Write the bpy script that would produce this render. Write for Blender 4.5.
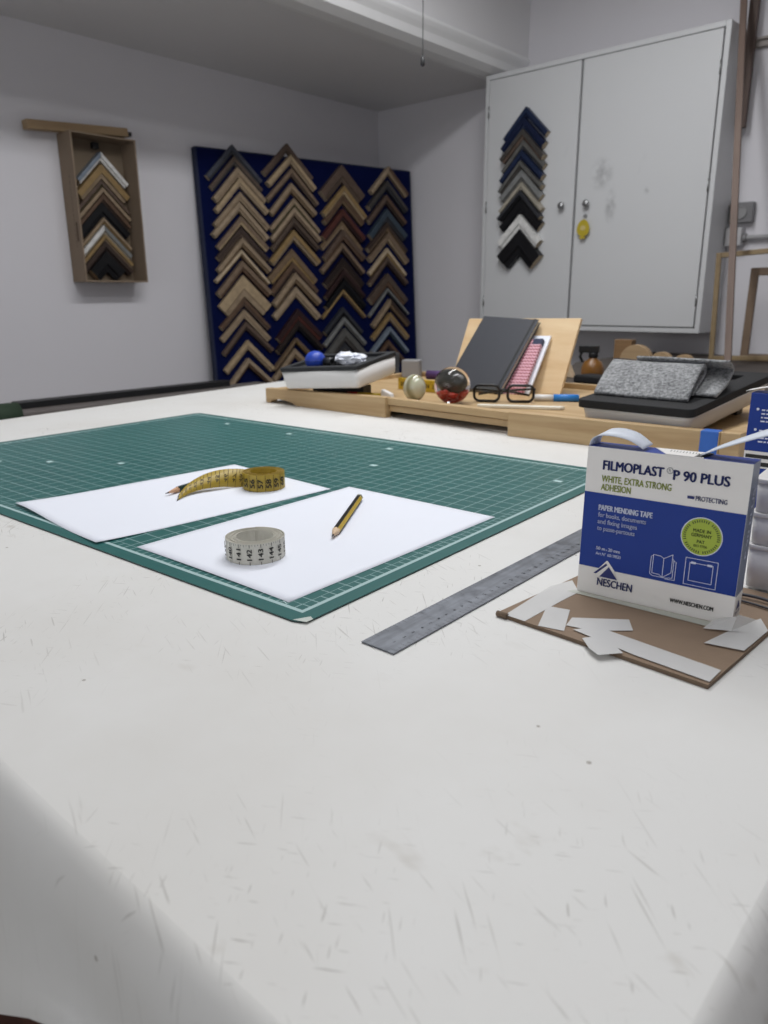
import bpy, bmesh, math, random
from mathutils import Vector, Matrix, noise

random.seed(7)
for o in list(bpy.data.objects):
    bpy.data.objects.remove(o, do_unlink=True)
scene = bpy.context.scene
COL = scene.collection
TZ = 0.92          # height of the work table's top above the floor; most z below are relative to that top
PI = math.pi

# ------------------------------------------------------------------ camera
YAW, PITCH, ROLL, CAMH, FPX = 0.7309, 0.2819, -0.0078, 0.2281, 743.27
fw = Vector((-math.sin(YAW) * math.cos(PITCH), math.cos(YAW) * math.cos(PITCH), -math.sin(PITCH)))
rt = Vector((math.cos(YAW), math.sin(YAW), 0))
upv = rt.cross(fw)
c_, s_ = math.cos(ROLL), math.sin(ROLL)
rt, upv = c_ * rt + s_ * upv, -s_ * rt + c_ * upv
cam_data = bpy.data.cameras.new('camera')
cam = bpy.data.objects.new('camera', cam_data)
COL.objects.link(cam)
m3 = Matrix((rt, upv, -fw)).transposed()
cam.matrix_world = Matrix.Translation((0, 0, CAMH + TZ)) @ m3.to_4x4()
cam_data.sensor_fit = 'VERTICAL'
cam_data.sensor_height = 36.0
cam_data.sensor_width = 27.0
cam_data.lens = FPX / 1024 * 36.0
cam_data.clip_start = 0.02
cam_data.clip_end = 50
cam_data.dof.use_dof = True
cam_data.dof.focus_distance = 0.66
cam_data.dof.aperture_fstop = 10.5
scene.camera = cam

# ------------------------------------------------------------------ world, lamps, exposure
world = bpy.data.worlds.new('world')
scene.world = world
world.use_nodes = True
world.node_tree.nodes['Background'].inputs[0].default_value = (0.8, 0.85, 1, 1)
world.node_tree.nodes['Background'].inputs[1].default_value = 0.15


def area_light(name, loc, sx, sy, power, color=(0.975, 0.985, 1.0), rot=(0, 0, 0)):
    l = bpy.data.lights.new(name, 'AREA')
    l.shape = 'RECTANGLE'
    l.size = sx
    l.size_y = sy
    l.energy = power
    l.color = color
    o = bpy.data.objects.new(name, l)
    COL.objects.link(o)
    o.location = (loc[0], loc[1], loc[2] + TZ)
    o.rotation_euler = rot
    return o


# two ceiling fluorescent tubes over the high part of the room
area_light('ceiling_tube', (-0.30, 0.85, 1.60), 0.20, 1.5, 12)
area_light('ceiling_tube', (-1.15, 1.40, 1.50), 0.20, 1.5, 22)
area_light('ceiling_tube', (0.9, -0.8, 1.66), 0.20, 1.5, 4)
# cool fill light added behind the camera to brighten soffit and left wall
area_light('front_fill_light', (-0.6, -2.15, 0.45), 2.6, 1.3, 14, (0.92, 0.96, 1.0), (PI / 2, 0, 0))

vs = scene.view_settings
vs.view_transform = 'Standard'
vs.look = 'None'
vs.exposure = -0.08
vs.gamma = 1.0
vs.use_curve_mapping = False


# ------------------------------------------------------------------ helpers: colour and material
def lin(h):
    h = h.lstrip('#')
    v = [int(h[i:i + 2], 16) / 255 for i in (0, 2, 4)]
    return tuple((c / 12.92 if c <= 0.04045 else ((c + 0.055) / 1.055) ** 2.4) for c in v)


class NT:
    """tiny node builder"""
    def __init__(s, name):
        s.m = bpy.data.materials.new(name)
        s.m.use_nodes = True
        s.t = s.m.node_tree
        s.b = s.t.nodes['Principled BSDF']
        s._tc = None

    def n(s, typ, **kw):
        nd = s.t.nodes.new(typ)
        for k, v in kw.items():
            setattr(nd, k, v)
        return nd

    def link(s, a, b):
        s.t.links.new(a, b)

    def obj(s):
        if s._tc is None:
            s._tc = s.n('ShaderNodeTexCoord')
        return s._tc.outputs['Object']

    def put(s, sock, v):
        if hasattr(v, 'is_linked') or hasattr(v, 'links'):
            s.link(v, sock)
        elif isinstance(v, (tuple, list)) and len(v) == 3 and sock.type == 'RGBA':
            sock.default_value = (*v, 1)
        else:
            sock.default_value = v

    def math(s, op, a, b=None):
        nd = s.n('ShaderNodeMath', operation=op)
        s.put(nd.inputs[0], a)
        if b is not None:
            s.put(nd.inputs[1], b)
        return nd.outputs[0]

    def mapping(s, scale=(1, 1, 1), rot=(0, 0, 0), loc=(0, 0, 0)):
        mp = s.n('ShaderNodeMapping')
        s.link(s.obj(), mp.inputs[0])
        mp.inputs['Scale'].default_value = scale
        mp.inputs['Rotation'].default_value = rot
        mp.inputs['Location'].default_value = loc
        return mp.outputs[0]

    def noise(s, scale, vec=None, detail=3, rough=0.5):
        nd = s.n('ShaderNodeTexNoise')
        nd.inputs['Scale'].default_value = scale
        nd.inputs['Detail'].default_value = detail
        nd.inputs['Roughness'].default_value = rough
        s.link(vec if vec is not None else s.obj(), nd.inputs['Vector'])
        return nd.outputs[0]

    def ramp(s, fac, a, b, v0=0.0, v1=1.0):
        nd = s.n('ShaderNodeMapRange')
        s.put(nd.inputs[0], fac)
        nd.inputs[1].default_value = a
        nd.inputs[2].default_value = b
        nd.inputs[3].default_value = v0
        nd.inputs[4].default_value = v1
        return nd.outputs[0]

    def mix(s, fac, a, b):
        nd = s.n('ShaderNodeMix', data_type='RGBA')
        s.put(nd.inputs[0], fac)
        s.put(nd.inputs[6], a)
        s.put(nd.inputs[7], b)
        return nd.outputs[2]

    def bump(s, h, strength=0.2, dist=0.001):
        nd = s.n('ShaderNodeBump')
        nd.inputs['Strength'].default_value = strength
        nd.inputs['Distance'].default_value = dist
        s.link(h, nd.inputs['Height'])
        s.link(nd.outputs[0], s.b.inputs['Normal'])

    def set(s, **kw):
        names = dict(col='Base Color', rough='Roughness', metal='Metallic', spec='Specular IOR Level',
                     trans='Transmission Weight', ior='IOR', alpha='Alpha', coat='Coat Weight', coatr='Coat Roughness',
                     sub='Subsurface Weight', sheen='Sheen Weight')
        for k, v in kw.items():
            s.put(s.b.inputs[names[k]], v)
        return s


_cache = {}


def plain(name, hexcol, rough=0.5, var=0.06, scale=30, bump=0.0, **kw):
    key = (name, hexcol)
    if key in _cache:
        return _cache[key]
    t = NT(name)
    c = lin(hexcol)
    nz = t.noise(scale)
    lo = tuple(max(0, v * (1 - var)) for v in c)
    hi = tuple(min(1, v * (1 + var)) for v in c)
    t.set(col=t.mix(nz, lo, hi), rough=rough, **kw)
    if bump:
        t.bump(t.noise(scale * 8), bump, 0.0008)
    _cache[key] = t.m
    return t.m


def wood(name, hex1, hex2, rough=0.55, stretch=(2, 40, 40), rot=(0, 0, 0), knots=False):
    key = (name, hex1, hex2, stretch, rot)
    if key in _cache:
        return _cache[key]
    t = NT(name)
    v = t.mapping(stretch, rot)
    f = t.ramp(t.noise(1.0, v, 5, 0.6), 0.32, 0.68)
    col = t.mix(f, lin(hex1), lin(hex2))
    if knots:
        k = t.ramp(t.noise(14, t.mapping((1, 2.2, 2.2))), 0.70, 0.76)
        col = t.mix(t.math('MULTIPLY', k, 0.6), col, lin('#7d5c35'))
    t.set(col=col, rough=rough)
    t.bump(t.noise(1.0, v, 4), 0.12, 0.0006)
    _cache[key] = t.m
    return t.m


# ------------------------------------------------------------------ helpers: meshes and objects
class MB:
    def __init__(s):
        s.v, s.f, s.mi, s.sm = [], [], [], []

    def add(s, vs, fs, mi=0, smooth=False):
        o = len(s.v)
        s.v += [tuple(v) for v in vs]
        s.f += [tuple(i + o for i in f) for f in fs]
        s.mi += [mi] * len(fs)
        s.sm += [smooth] * len(fs)
        return s

    def box(s, a, b, mi=0, M=None):
        x0, y0, z0 = a
        x1, y1, z1 = b
        vs = [Vector(p) for p in ((x0, y0, z0), (x1, y0, z0), (x1, y1, z0), (x0, y1, z0),
                                  (x0, y0, z1), (x1, y0, z1), (x1, y1, z1), (x0, y1, z1))]
        if M is not None:
            vs = [M @ v for v in vs]
        return s.add(vs, [(0, 3, 2, 1), (4, 5, 6, 7), (0, 1, 5, 4), (1, 2, 6, 5), (2, 3, 7, 6), (3, 0, 4, 7)], mi)

    def loops(s, loops, mi=0, smooth=True, cap0=True, cap1=True, closed=True):
        n = len(loops[0])
        vs = [p for lp in loops for p in lp]
        fs = []
        for k in range(len(loops) - 1):
            for i in range(n if closed else n - 1):
                j = (i + 1) % n
                fs.append((k * n + i, k * n + j, (k + 1) * n + j, (k + 1) * n + i))
        s.add(vs, fs, mi, smooth)
        o = len(s.v) - len(vs)
        if cap0:
            s.f.append(tuple(o + i for i in reversed(range(n)))); s.mi.append(mi); s.sm.append(False)
        if cap1:
            s.f.append(tuple(o + (len(loops) - 1) * n + i for i in range(n))); s.mi.append(mi); s.sm.append(False)
        return s

    def prism(s, poly, z0, z1, mi=0, M=None):
        """poly: 2-D counter-clockwise outline in xy, extruded along z"""
        lo = [Vector((p[0], p[1], z0)) for p in poly]
        hi = [Vector((p[0], p[1], z1)) for p in poly]
        if M is not None:
            lo = [M @ v for v in lo]
            hi = [M @ v for v in hi]
        return s.loops([lo, hi], mi, False)

    def tube(s, path, r, n=10, mi=0, smooth=True):
        path = [Vector(p) for p in path]
        rs = r if isinstance(r, (list, tuple)) else [r] * len(path)
        t0 = (path[1] - path[0]).normalized()
        ref = Vector((0, 0, 1)) if abs(t0.z) < 0.9 else Vector((1, 0, 0))
        a = t0.cross(ref).normalized()
        lps = []
        for i, p in enumerate(path):
            t = (path[min(i + 1, len(path) - 1)] - path[max(i - 1, 0)]).normalized()
            a = (a - a.dot(t) * t).normalized()
            b = t.cross(a)
            lps.append([p + rs[i] * (math.cos(q) * a + math.sin(q) * b) for q in [2 * PI * k / n for k in range(n)]])
        return s.loops(lps, mi, smooth)

    def lathe(s, prof, n=24, mi=0, M=None, smooth=True):
        lps = []
        for r, z in prof:
            lp = [Vector((r * math.cos(2 * PI * k / n), r * math.sin(2 * PI * k / n), z)) for k in range(n)]
            lps.append([M @ p for p in lp] if M is not None else lp)
        return s.loops(lps, mi, smooth)

    def sphere(s, c, rx, ry, rz, nu=24, nv=14, mi=0, fn=None):
        lps = []
        for j in range(nv + 1):
            th = -PI / 2 + PI * (0.012 + 0.976 * j / nv)
            lp = []
            for i in range(nu):
                ph = 2 * PI * i / nu
                d = Vector((math.cos(th) * math.cos(ph), math.cos(th) * math.sin(ph), math.sin(th)))
                k = fn(d) if fn else 1.0
                lp.append(Vector(c) + Vector((d.x * rx, d.y * ry, d.z * rz)) * k)
            lps.append(lp)
        return s.loops(lps, mi, True)

    def build(s, name, mats, parent=None, loc=None, bevel=0.0, seg=2, rot=None):
        me = bpy.data.meshes.new(name)
        me.from_pydata(s.v, [], s.f)
        for m in (mats if isinstance(mats, (list, tuple)) else [mats]):
            me.materials.append(m)
        me.polygons.foreach_set('material_index', s.mi)
        me.polygons.foreach_set('use_smooth', s.sm)
        me.update()
        o = bpy.data.objects.new(name, me)
        COL.objects.link(o)
        if parent is not None:
            o.parent = parent
            if loc is not None:
                o.location = loc
        elif loc is not None:
            o.location = (loc[0], loc[1], loc[2] + TZ)
        if rot is not None:
            o.rotation_euler = rot
        if bevel:
            bv = o.modifiers.new('bevel', 'BEVEL')
            bv.width = bevel
            bv.segments = seg
            bv.limit_method = 'ANGLE'
            bv.angle_limit = math.radians(40)
        return o


def tag(o, label, cat, group=None, kind=None):
    o['label'] = label
    o['category'] = cat
    if group:
        o['group'] = group
    if kind:
        o['kind'] = kind
    return o


def thing(name, label, cat, loc=(0, 0, 0), rot=(0, 0, 0), group=None):
    o = bpy.data.objects.new(name, None)
    o.empty_display_size = 0.05
    COL.objects.link(o)
    o.location = (loc[0], loc[1], loc[2] + TZ)
    o.rotation_euler = rot
    return tag(o, label, cat, group)


def struct(o):
    o['kind'] = 'structure'
    return o


_textcache = {}


def text_mesh(txt, bold=0.0):
    """flat glyph outlines in xy, 1 unit = cap height, left at x=0, baseline y=0 -> (verts, faces, width)"""
    key = (txt, bold)
    if key in _textcache:
        return _textcache[key]
    cu = bpy.data.curves.new('lettering', 'FONT')
    cu.body = txt
    cu.size = 1.0
    cu.offset = bold
    cu.resolution_u = 3
    cu.fill_mode = 'FRONT'
    ob = bpy.data.objects.new('lettering', cu)
    COL.objects.link(ob)
    dg = bpy.context.evaluated_depsgraph_get()
    me = bpy.data.meshes.new_from_object(ob.evaluated_get(dg))
    vs = [v.co.copy() for v in me.vertices]
    fs = [tuple(p.vertices) for p in me.polygons]
    bpy.data.objects.remove(ob, do_unlink=True)
    bpy.data.meshes.remove(me)
    x0 = min(v.x for v in vs)
    x1 = max(v.x for v in vs)
    cap = 0.70
    vs = [((v.x - x0) / cap, v.y / cap) for v in vs]
    _textcache[key] = (vs, fs, (x1 - x0) / cap)
    return _textcache[key]


def put_text(mb, txt, x, y, h, width=None, fn=None, bold=0.0, mi=0, center=False):
    """adds lettering to mb; fn maps (x, y) in metres on the face to a 3-D point"""
    vs, fs, w = text_mesh(txt)
    kx = h if width is None else width / w
    if center:
        x -= kx * w / 2
    b = bold * h * 1.5
    for dx, dy in (((0, 0),) if bold == 0 else ((-b, 0), (b, 0), (0, b * .5), (0, -b * .5))):
        mb.add([fn(x + dx + v[0] * kx, y + dy + v[1] * h) for v in vs], fs, mi)
    return kx * w


def rect(mb, x0, y0, x1, y1, fn, mi=0):
    mb.add([fn(x0, y0), fn(x1, y0), fn(x1, y1), fn(x0, y1)], [(0, 1, 2, 3)], mi)


def line2(mb, pts, w, fn, mi=0):
    """flat stroked polyline on a face"""
    for (x0, y0), (x1, y1) in zip(pts, pts[1:]):
        d = Vector((x1 - x0, y1 - y0))
        if d.length < 1e-9:
            continue
        d.normalize()
        nx, ny = -d.y * w / 2, d.x * w / 2
        ex, ey = d.x * w / 2, d.y * w / 2
        mb.add([fn(x0 - ex + nx, y0 - ey + ny), fn(x0 - ex - nx, y0 - ey - ny),
                fn(x1 + ex - nx, y1 + ey - ny), fn(x1 + ex + nx, y1 + ey + ny)], [(0, 1, 2, 3)], mi)


# ------------------------------------------------------------------ materials
def wall_mat(name, hexcol):
    t = NT(name)
    c = lin(hexcol)
    f = t.noise(1.3, None, 4)
    t.set(col=t.mix(f, tuple(v * 0.95 for v in c), tuple(min(1, v * 1.04) for v in c)), rough=0.75, spec=0.25)
    t.bump(t.noise(160, None, 3), 0.25, 0.001)
    return t.m


M_wall = wall_mat('wall_paint', '#dddbdf')
M_ceil = wall_mat('ceiling_paint', '#e0dfe0')
M_trim = plain('trim_paint', '#ececec', 0.5, 0.02)
M_floor = plain('floor_vinyl', '#aaa69e', 0.6, 0.15, 6)


def cover_mat():
    t = NT('table_cover_white')
    base = lin('#e0dfdc')
    dirty = lin('#d2cfc9')
    f = t.ramp(t.noise(3.2, None, 5, 0.6), 0.45, 0.75)
    col = t.mix(t.math('MULTIPLY', f, 0.7), base, dirty)
    patch = t.ramp(t.noise(5.0, t.mapping((1, 1, 1), loc=(3.1, 1.7, 0)), 2), 0.44, 0.64)
    # scuffs and knife scratches: thin stretched streaks in three directions
    total = None
    for rz, sx, sy, th, loc in ((0.35, 26, 480, 0.675, 0), (1.0, 55, 520, 0.69, 5), (0.75, 16, 520, 0.69, 9), (2.6, 60, 600, 0.69, 2)):
        v0 = t.mapping((1, 1, 1), (0, 0, rz), (loc, loc * 0.7, 0))
        mp = t.n('ShaderNodeMapping')
        t.link(v0, mp.inputs[0])
        mp.inputs['Scale'].default_value = (sx, sy, 1)
        v = mp.outputs[0]
        k = t.ramp(t.noise(1.0, v, 2, 0.4), th, th + 0.05)
        total = k if total is None else t.math('MAXIMUM', total, k)
    total = t.math('MULTIPLY', t.math('MULTIPLY', total, patch), 0.42)
    col = t.mix(total, col, lin('#7d766c'))
    smear = t.ramp(t.noise(26, t.mapping((1, 1.6, 1), (0, 0, 0.6)), 3), 0.66, 0.80)
    col = t.mix(t.math('MULTIPLY', t.math('MULTIPLY', smear, patch), 0.5), col, lin('#a29888'))
    vor = t.n('ShaderNodeTexVoronoi')
    vor.inputs['Scale'].default_value = 24
    t.link(t.obj(), vor.inputs['Vector'])
    speck = t.math('LESS_THAN', vor.outputs['Distance'], 0.034)
    col = t.mix(t.math('MULTIPLY', speck, 0.6), col, lin('#75695a'))
    t.set(col=col, rough=0.55, spec=0.35)
    return t.m


M_cover = cover_mat()
M_tablewood = wood('table_frame_wood', '#5b3c33', '#734b3e')


def mat_green():
    t = NT('cutting_mat_green')
    sep = t.n('ShaderNodeSeparateXYZ')
    t.link(t.obj(), sep.inputs[0])
    x, y = sep.outputs[0], sep.outputs[1]
    d = t.math('MINIMUM', t.math('MINIMUM', t.math('ADD', x, 0.9), t.math('MULTIPLY', x, -1.0)),
               t.math('MINIMUM', y, t.math('SUBTRACT', 0.6, y)))
    bw = 0.0155
    gx = t.math('ADD', x, bw)
    gy = t.math('SUBTRACT', y, bw)
    px = t.math('PINGPONG', gx, 0.005)
    py = t.math('PINGPONG', gy, 0.005)
    qx = t.math('PINGPONG', gx, 0.010)
    qy = t.math('PINGPONG', gy, 0.010)
    g = t.math('LESS_THAN', t.math('MINIMUM', qx, qy), 0.00055)
    inside = t.math('GREATER_THAN', d, bw)
    g = t.math('MULTIPLY', t.math('MULTIPLY', g, inside), 0.55)
    border = t.math('LESS_THAN', t.math('ABSOLUTE', t.math('SUBTRACT', d, bw)), 0.0019)
    tick = t.math('MULTIPLY', t.math('LESS_THAN', t.math('MINIMUM', px, py), 0.0006),
                  t.math('MULTIPLY', inside, t.math('LESS_THAN', d, bw + 0.0100)))
    f = t.math('MAXIMUM', t.math('MAXIMUM', g, t.math('MULTIPLY', border, 0.8)), t.math('MULTIPLY', tick, 0.55))
    nz = t.noise(9, None, 4)
    green = t.mix(nz, lin('#1e5a57'), lin('#266663'))
    t.set(col=t.mix(f, green, lin('#b9d2d2')), rough=0.42, spec=0.4)
    t.bump(t.noise(900, None, 2), 0.15, 0.0003)
    return t.m


M_mat = mat_green()
M_matcore = plain('cutting_mat_core', '#b9bdb7', 0.6)
M_matdark = plain('cutting_mat_underside', '#15302f', 0.6)
M_paper = plain('white_paper', '#eceff8', 0.7, 0.008)
M_ink = plain('black_ink', '#22211f', 0.6)
M_tapew = plain('cream_tape', '#cfccc0', 0.5, 0.03)
M_tapewedge = plain('cream_tape_edge', '#b3afa2', 0.6, 0.03)
M_tapey = plain('yellow_tape', '#ac9230', 0.45, 0.06)
M_tapeyedge = plain('yellow_tape_edge', '#8d7420', 0.5, 0.06)
M_steel_tip = plain('metal_tip', '#6c6a66', 0.35, 0.1, 60, metal=0.8)
M_black = plain('black_plastic', '#17181a', 0.45)
M_graphite = plain('graphite', '#2a2a2c', 0.4)
M_pencilwood = plain('sharpened_pencil_wood', '#c79b7a', 0.6, 0.1, 200)
M_pencilwood2 = plain('sharpened_pencil_wood_pale', '#d9bd9c', 0.6, 0.1, 200)
M_pencilyellow = plain('yellow_pencil_lacquer', '#c4a52e', 0.3)
M_pencilblack = plain('black_pencil_lacquer', '#1a1a19', 0.3)
M_pencilteal = plain('dark_green_pencil_lacquer', '#15302f', 0.3)
M_cap = plain('pencil_end_cap', '#8b8d80', 0.4)


def ruler_mat():
    t = NT('worn_steel')
    f = t.noise(70, None, 5, 0.65)
    streak = t.ramp(t.noise(1.0, t.mapping((220, 12, 1)), 4), 0.4, 0.7)
    col = t.mix(f, lin('#5a5d63'), lin('#8f939a'))
    col = t.mix(t.math('MULTIPLY', streak, 0.35), col, lin('#3c3d40'))
    t.set(col=col, metal=0.7, rough=t.ramp(f, 0.3, 0.7, 0.34, 0.55))
    t.bump(f, 0.15, 0.0003)
    return t.m


M_ruler = ruler_mat()
M_greyboard = plain('grey_board', '#8a7561', 0.8, 0.12, 40, 0.25)
M_greyboardedge = plain('grey_board_edge', '#6f5d4c', 0.85, 0.15, 90)


def tissue_mat(name, hexcol, alpha):
    t = NT(name)
    t.set(col=t.mix(t.noise(60), lin(hexcol), tuple(v * 0.92 for v in lin(hexcol))), rough=0.5, alpha=alpha)
    t.bump(t.noise(90, None, 3), 0.3, 0.0006)
    return t.m


M_tissue = tissue_mat('white_adhesive_tape', '#e2e1df', 0.74)
M_cleartape = tissue_mat('clear_adhesive_tape', '#d9ddd2', 0.65)
M_reltape = tissue_mat('translucent_release_tape', '#dfe5f0', 0.9)
M_boxwhite = plain('carton_white', '#efece8', 0.45, 0.015)
M_boxblue = plain('carton_blue', '#18398f', 0.45, 0.03, spec=0.3)
M_navyink = plain('navy_print', '#1c2a6b', 0.5)
M_greenink = plain('olive_green_print', '#98a545', 0.5)
M_lime = plain('lime_print', '#a9bd3c', 0.45)
M_limedark = plain('dark_green_print', '#3c4d1c', 0.5)
M_whiteink = plain('white_print', '#d9def0', 0.5)
M_greyink = plain('grey_print', '#83868c', 0.5)
M_silverside = plain('scuffed_blue_grey_carton', '#6d7893', 0.4, 0.25, 120)
M_bamboo = wood('bamboo', '#ab8c62', '#c5aa81', 0.5, (3, 60, 60), knots=True)
M_bambooend = wood('bamboo_end_grain', '#9a774b', '#b89565', 0.6, (60, 60, 60))
M_bluetape = plain('blue_masking_tape', '#2c63b8', 0.55, 0.08, 80)
M_whiteplastic = plain('white_plastic', '#dedcda', 0.4, 0.02)
M_foam = plain('black_foam', '#151517', 0.8, 0.2, 300, 0.3)
M_foamgrey = plain('charcoal_foam', '#242629', 0.75, 0.2, 300, 0.3)
M_notebook = plain('charcoal_notebook_cover', '#33353c', 0.55, 0.06, 60, 0.1)
M_pages = plain('page_block', '#cfc9ba', 0.8, 0.08, 300)
M_plywood = wood('pale_plywood', '#d3b184', '#e6cda6', 0.55, (3.5, 3.5, 22), knots=False)


def felt_mat():
    t = NT('grey_wool_felt')
    a = t.noise(210, None, 5, 0.7)
    b = t.noise(40, None, 3)
    f = t.ramp(t.math('ADD', t.math('MULTIPLY', a, 0.8), t.math('MULTIPLY', b, 0.2)), 0.38, 0.62)
    t.set(col=t.mix(f, lin('#5a5b5d'), lin('#a9aaab')), rough=0.95, spec=0.1, sheen=0.2)
    t.bump(a, 0.8, 0.0015)
    return t.m


M_felt = felt_mat()
M_thread = plain('dark_stitching', '#3a3c44', 0.8)
M_glass = NT('clear_glass').set(col=(1, 1, 1), rough=0.0, trans=1.0, ior=1.45).m
M_cabinet = None


def cabinet_mat():
    t = NT('cabinet_white_laminate')
    c = lin('#cfd0d1')
    col = t.mix(t.noise(2.0, None, 3), tuple(v * 0.97 for v in c), c)
    # rub marks beside the knob of the right-hand door
    mp = t.mapping((1, 1, 1), (0, 0.75, 0), (0, 0, 0))
    sm = t.ramp(t.noise(7.0, t.mapping((1.6, 1, 0.7), (0, 0.6, 0), (0.4, 0, 0.2)), 4, 0.6), 0.66, 0.8)
    col = t.mix(t.math('MULTIPLY', sm, 0.25), col, lin('#8b8a8a'))
    sep = t.n('ShaderNodeSeparateXYZ')
    t.link(t.obj(), sep.inputs[0])
    rub = None
    for cx, cz, kx, kz, rad in ((0.553, 0.590, 1.0, 0.8, 0.055), (0.60, 0.470, 1.8, 0.7, 0.05), (0.74, 0.515, 1.4, 1.0, 0.018)):
        dx = t.math('MULTIPLY', t.math('SUBTRACT', sep.outputs[0], cx), kx)
        dz = t.math('MULTIPLY', t.math('SUBTRACT', sep.outputs[2], cz), kz)
        dd = t.math('SQRT', t.math('ADD', t.math('MULTIPLY', dx, dx), t.math('MULTIPLY', dz, dz)))
        k = t.ramp(dd, rad * 0.2, rad, 1.0, 0.0)
        rub = k if rub is None else t.math('MAXIMUM', rub, k)
    rub = t.math('MULTIPLY', rub, t.ramp(t.noise(30, None, 4), 0.38, 0.65))
    col = t.mix(t.math('MULTIPLY', rub, 0.6), col, lin('#77777a'))
    t.set(col=col, rough=0.38, spec=0.45)
    return t.m


M_cabinet = cabinet_mat()
M_cabgap = plain('cabinet_inside_shadow', '#4a4b4d', 0.7)
M_metal = plain('brushed_metal', '#a7a8a9', 0.3, 0.05, metal=0.9)
M_yellowtag = plain('yellow_key_tag', '#b8a32a', 0.45, 0.08)
M_navypanel = plain('navy_fabric_panel', '#06103c', 0.9, 0.12, 200, 0.1, spec=0.1)
M_navyedge = plain('navy_panel_edge', '#17203c', 0.8)
M_card = plain('brown_cardboard', '#857462', 0.85, 0.08, 25)
M_cardin = plain('brown_cardboard_inside', '#776958', 0.9, 0.08, 25)
M_plank = wood('weathered_lath', '#8f7658', '#a88f6d', 0.65, (30, 3, 30))
M_lath = wood('pinkish_lath', '#65534a', '#7d6a5f', 0.6, (40, 40, 3))
M_lathdark = wood('dark_lath', '#493a33', '#5a4840', 0.6, (40, 40, 3))
M_framegold = wood('gilt_pine', '#7f6c4f', '#94805f', 0.45, (20, 20, 20))
M_framebrown = wood('brown_frame_wood', '#6c5947', '#7d6956', 0.5, (20, 20, 20))
M_grey = plain('grey_plastic', '#8c8b8c', 0.5)
M_pale = plain('pale_grey_plastic', '#b9b8b9', 0.45)
M_shelf = plain('grey_shelf_board', '#77726f', 0.7, 0.12, 14)
M_greencloth = plain('dark_green_cloth', '#2b3d2c', 0.8, 0.1, 60)

# ------------------------------------------------------------------ the room
XL, YB, XR, YF, ZC, ZF = -2.80, 3.1013, 1.7, -2.2, 1.75, -TZ


def room():
    t = 0.1
    struct(MB().box((XL - t, YF - t, ZF - t), (XR + t, YB + t, ZF)).build('floor', M_floor, None, (0, 0, 0)))
    struct(MB().box((XL - t, YF - t, ZF), (XL, YB + t, ZC)).build('wall_left', M_wall, None, (0, 0, 0)))
    struct(MB().box((XL, YB, ZF), (XR, YB + t, ZC)).build('wall_back', M_wall, None, (0, 0, 0)))
    struct(MB().box((XR, YF - t, ZF), (XR + t, YB + t, ZC)).build('wall_right', M_wall, None, (0, 0, 0)))
    struct(MB().box((XL, YF - t, ZF), (XR, YF, ZC)).build('wall_front', M_wall, None, (0, 0, 0)))
    # ceiling with the lowered soffit along the left wall
    m = MB()
    m.box((XL - t, YF - t, ZC), (XR + t, YB + t, ZC + t))
    poly = [(XL, 1.127), (-2.04, 1.127), (-1.93, 1.19), (-1.93, ZC), (XL, ZC)]
    lo = [Vector((p[0], YF, p[1])) for p in poly]
    hi = [Vector((p[0], YB, p[1])) for p in poly]
    m.loops([hi, lo], 0, False)
    struct(m.build('ceiling', M_ceil, None, (0, 0, 0)))
    # stepped moulding along the soffit's lower edge
    poly = [(-2.065, 1.122), (-2.03, 1.116), (-1.985, 1.119), (-1.953, 1.136), (-1.942, 1.160), (-1.928, 1.176), (-1.918, 1.190), (-1.919, 1.200), (-1.935, 1.200), (-2.06, 1.135)]
    m = MB().loops([[Vector((p[0], YB - 0.001, p[1])) for p in poly], [Vector((p[0], YF + 0.001, p[1])) for p in poly]], 0, False)
    struct(m.build('trim_1', M_trim, None, (0, 0, 0), 0.004))
    m = MB().box((-1.9, YB - 0.022, 1.058), (XR, YB - 0.001, 1.082))
    m.box((-1.9, YB - 0.034, 1.078), (XR, YB - 0.001, 1.086))
    struct(m.build('trim_2', plain('rail_paint', '#9b938e', 0.6), None, (0, 0, 0), 0.002))


room()

# ------------------------------------------------------------------ work table
TX0, TX1, TY0, TY1 = -1.49, -0.0505, 0.1160, 1.70
TXN, TXF = -1.478, -1.678          # left edge at the near and at the far end: it is not quite square to the walls


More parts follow.
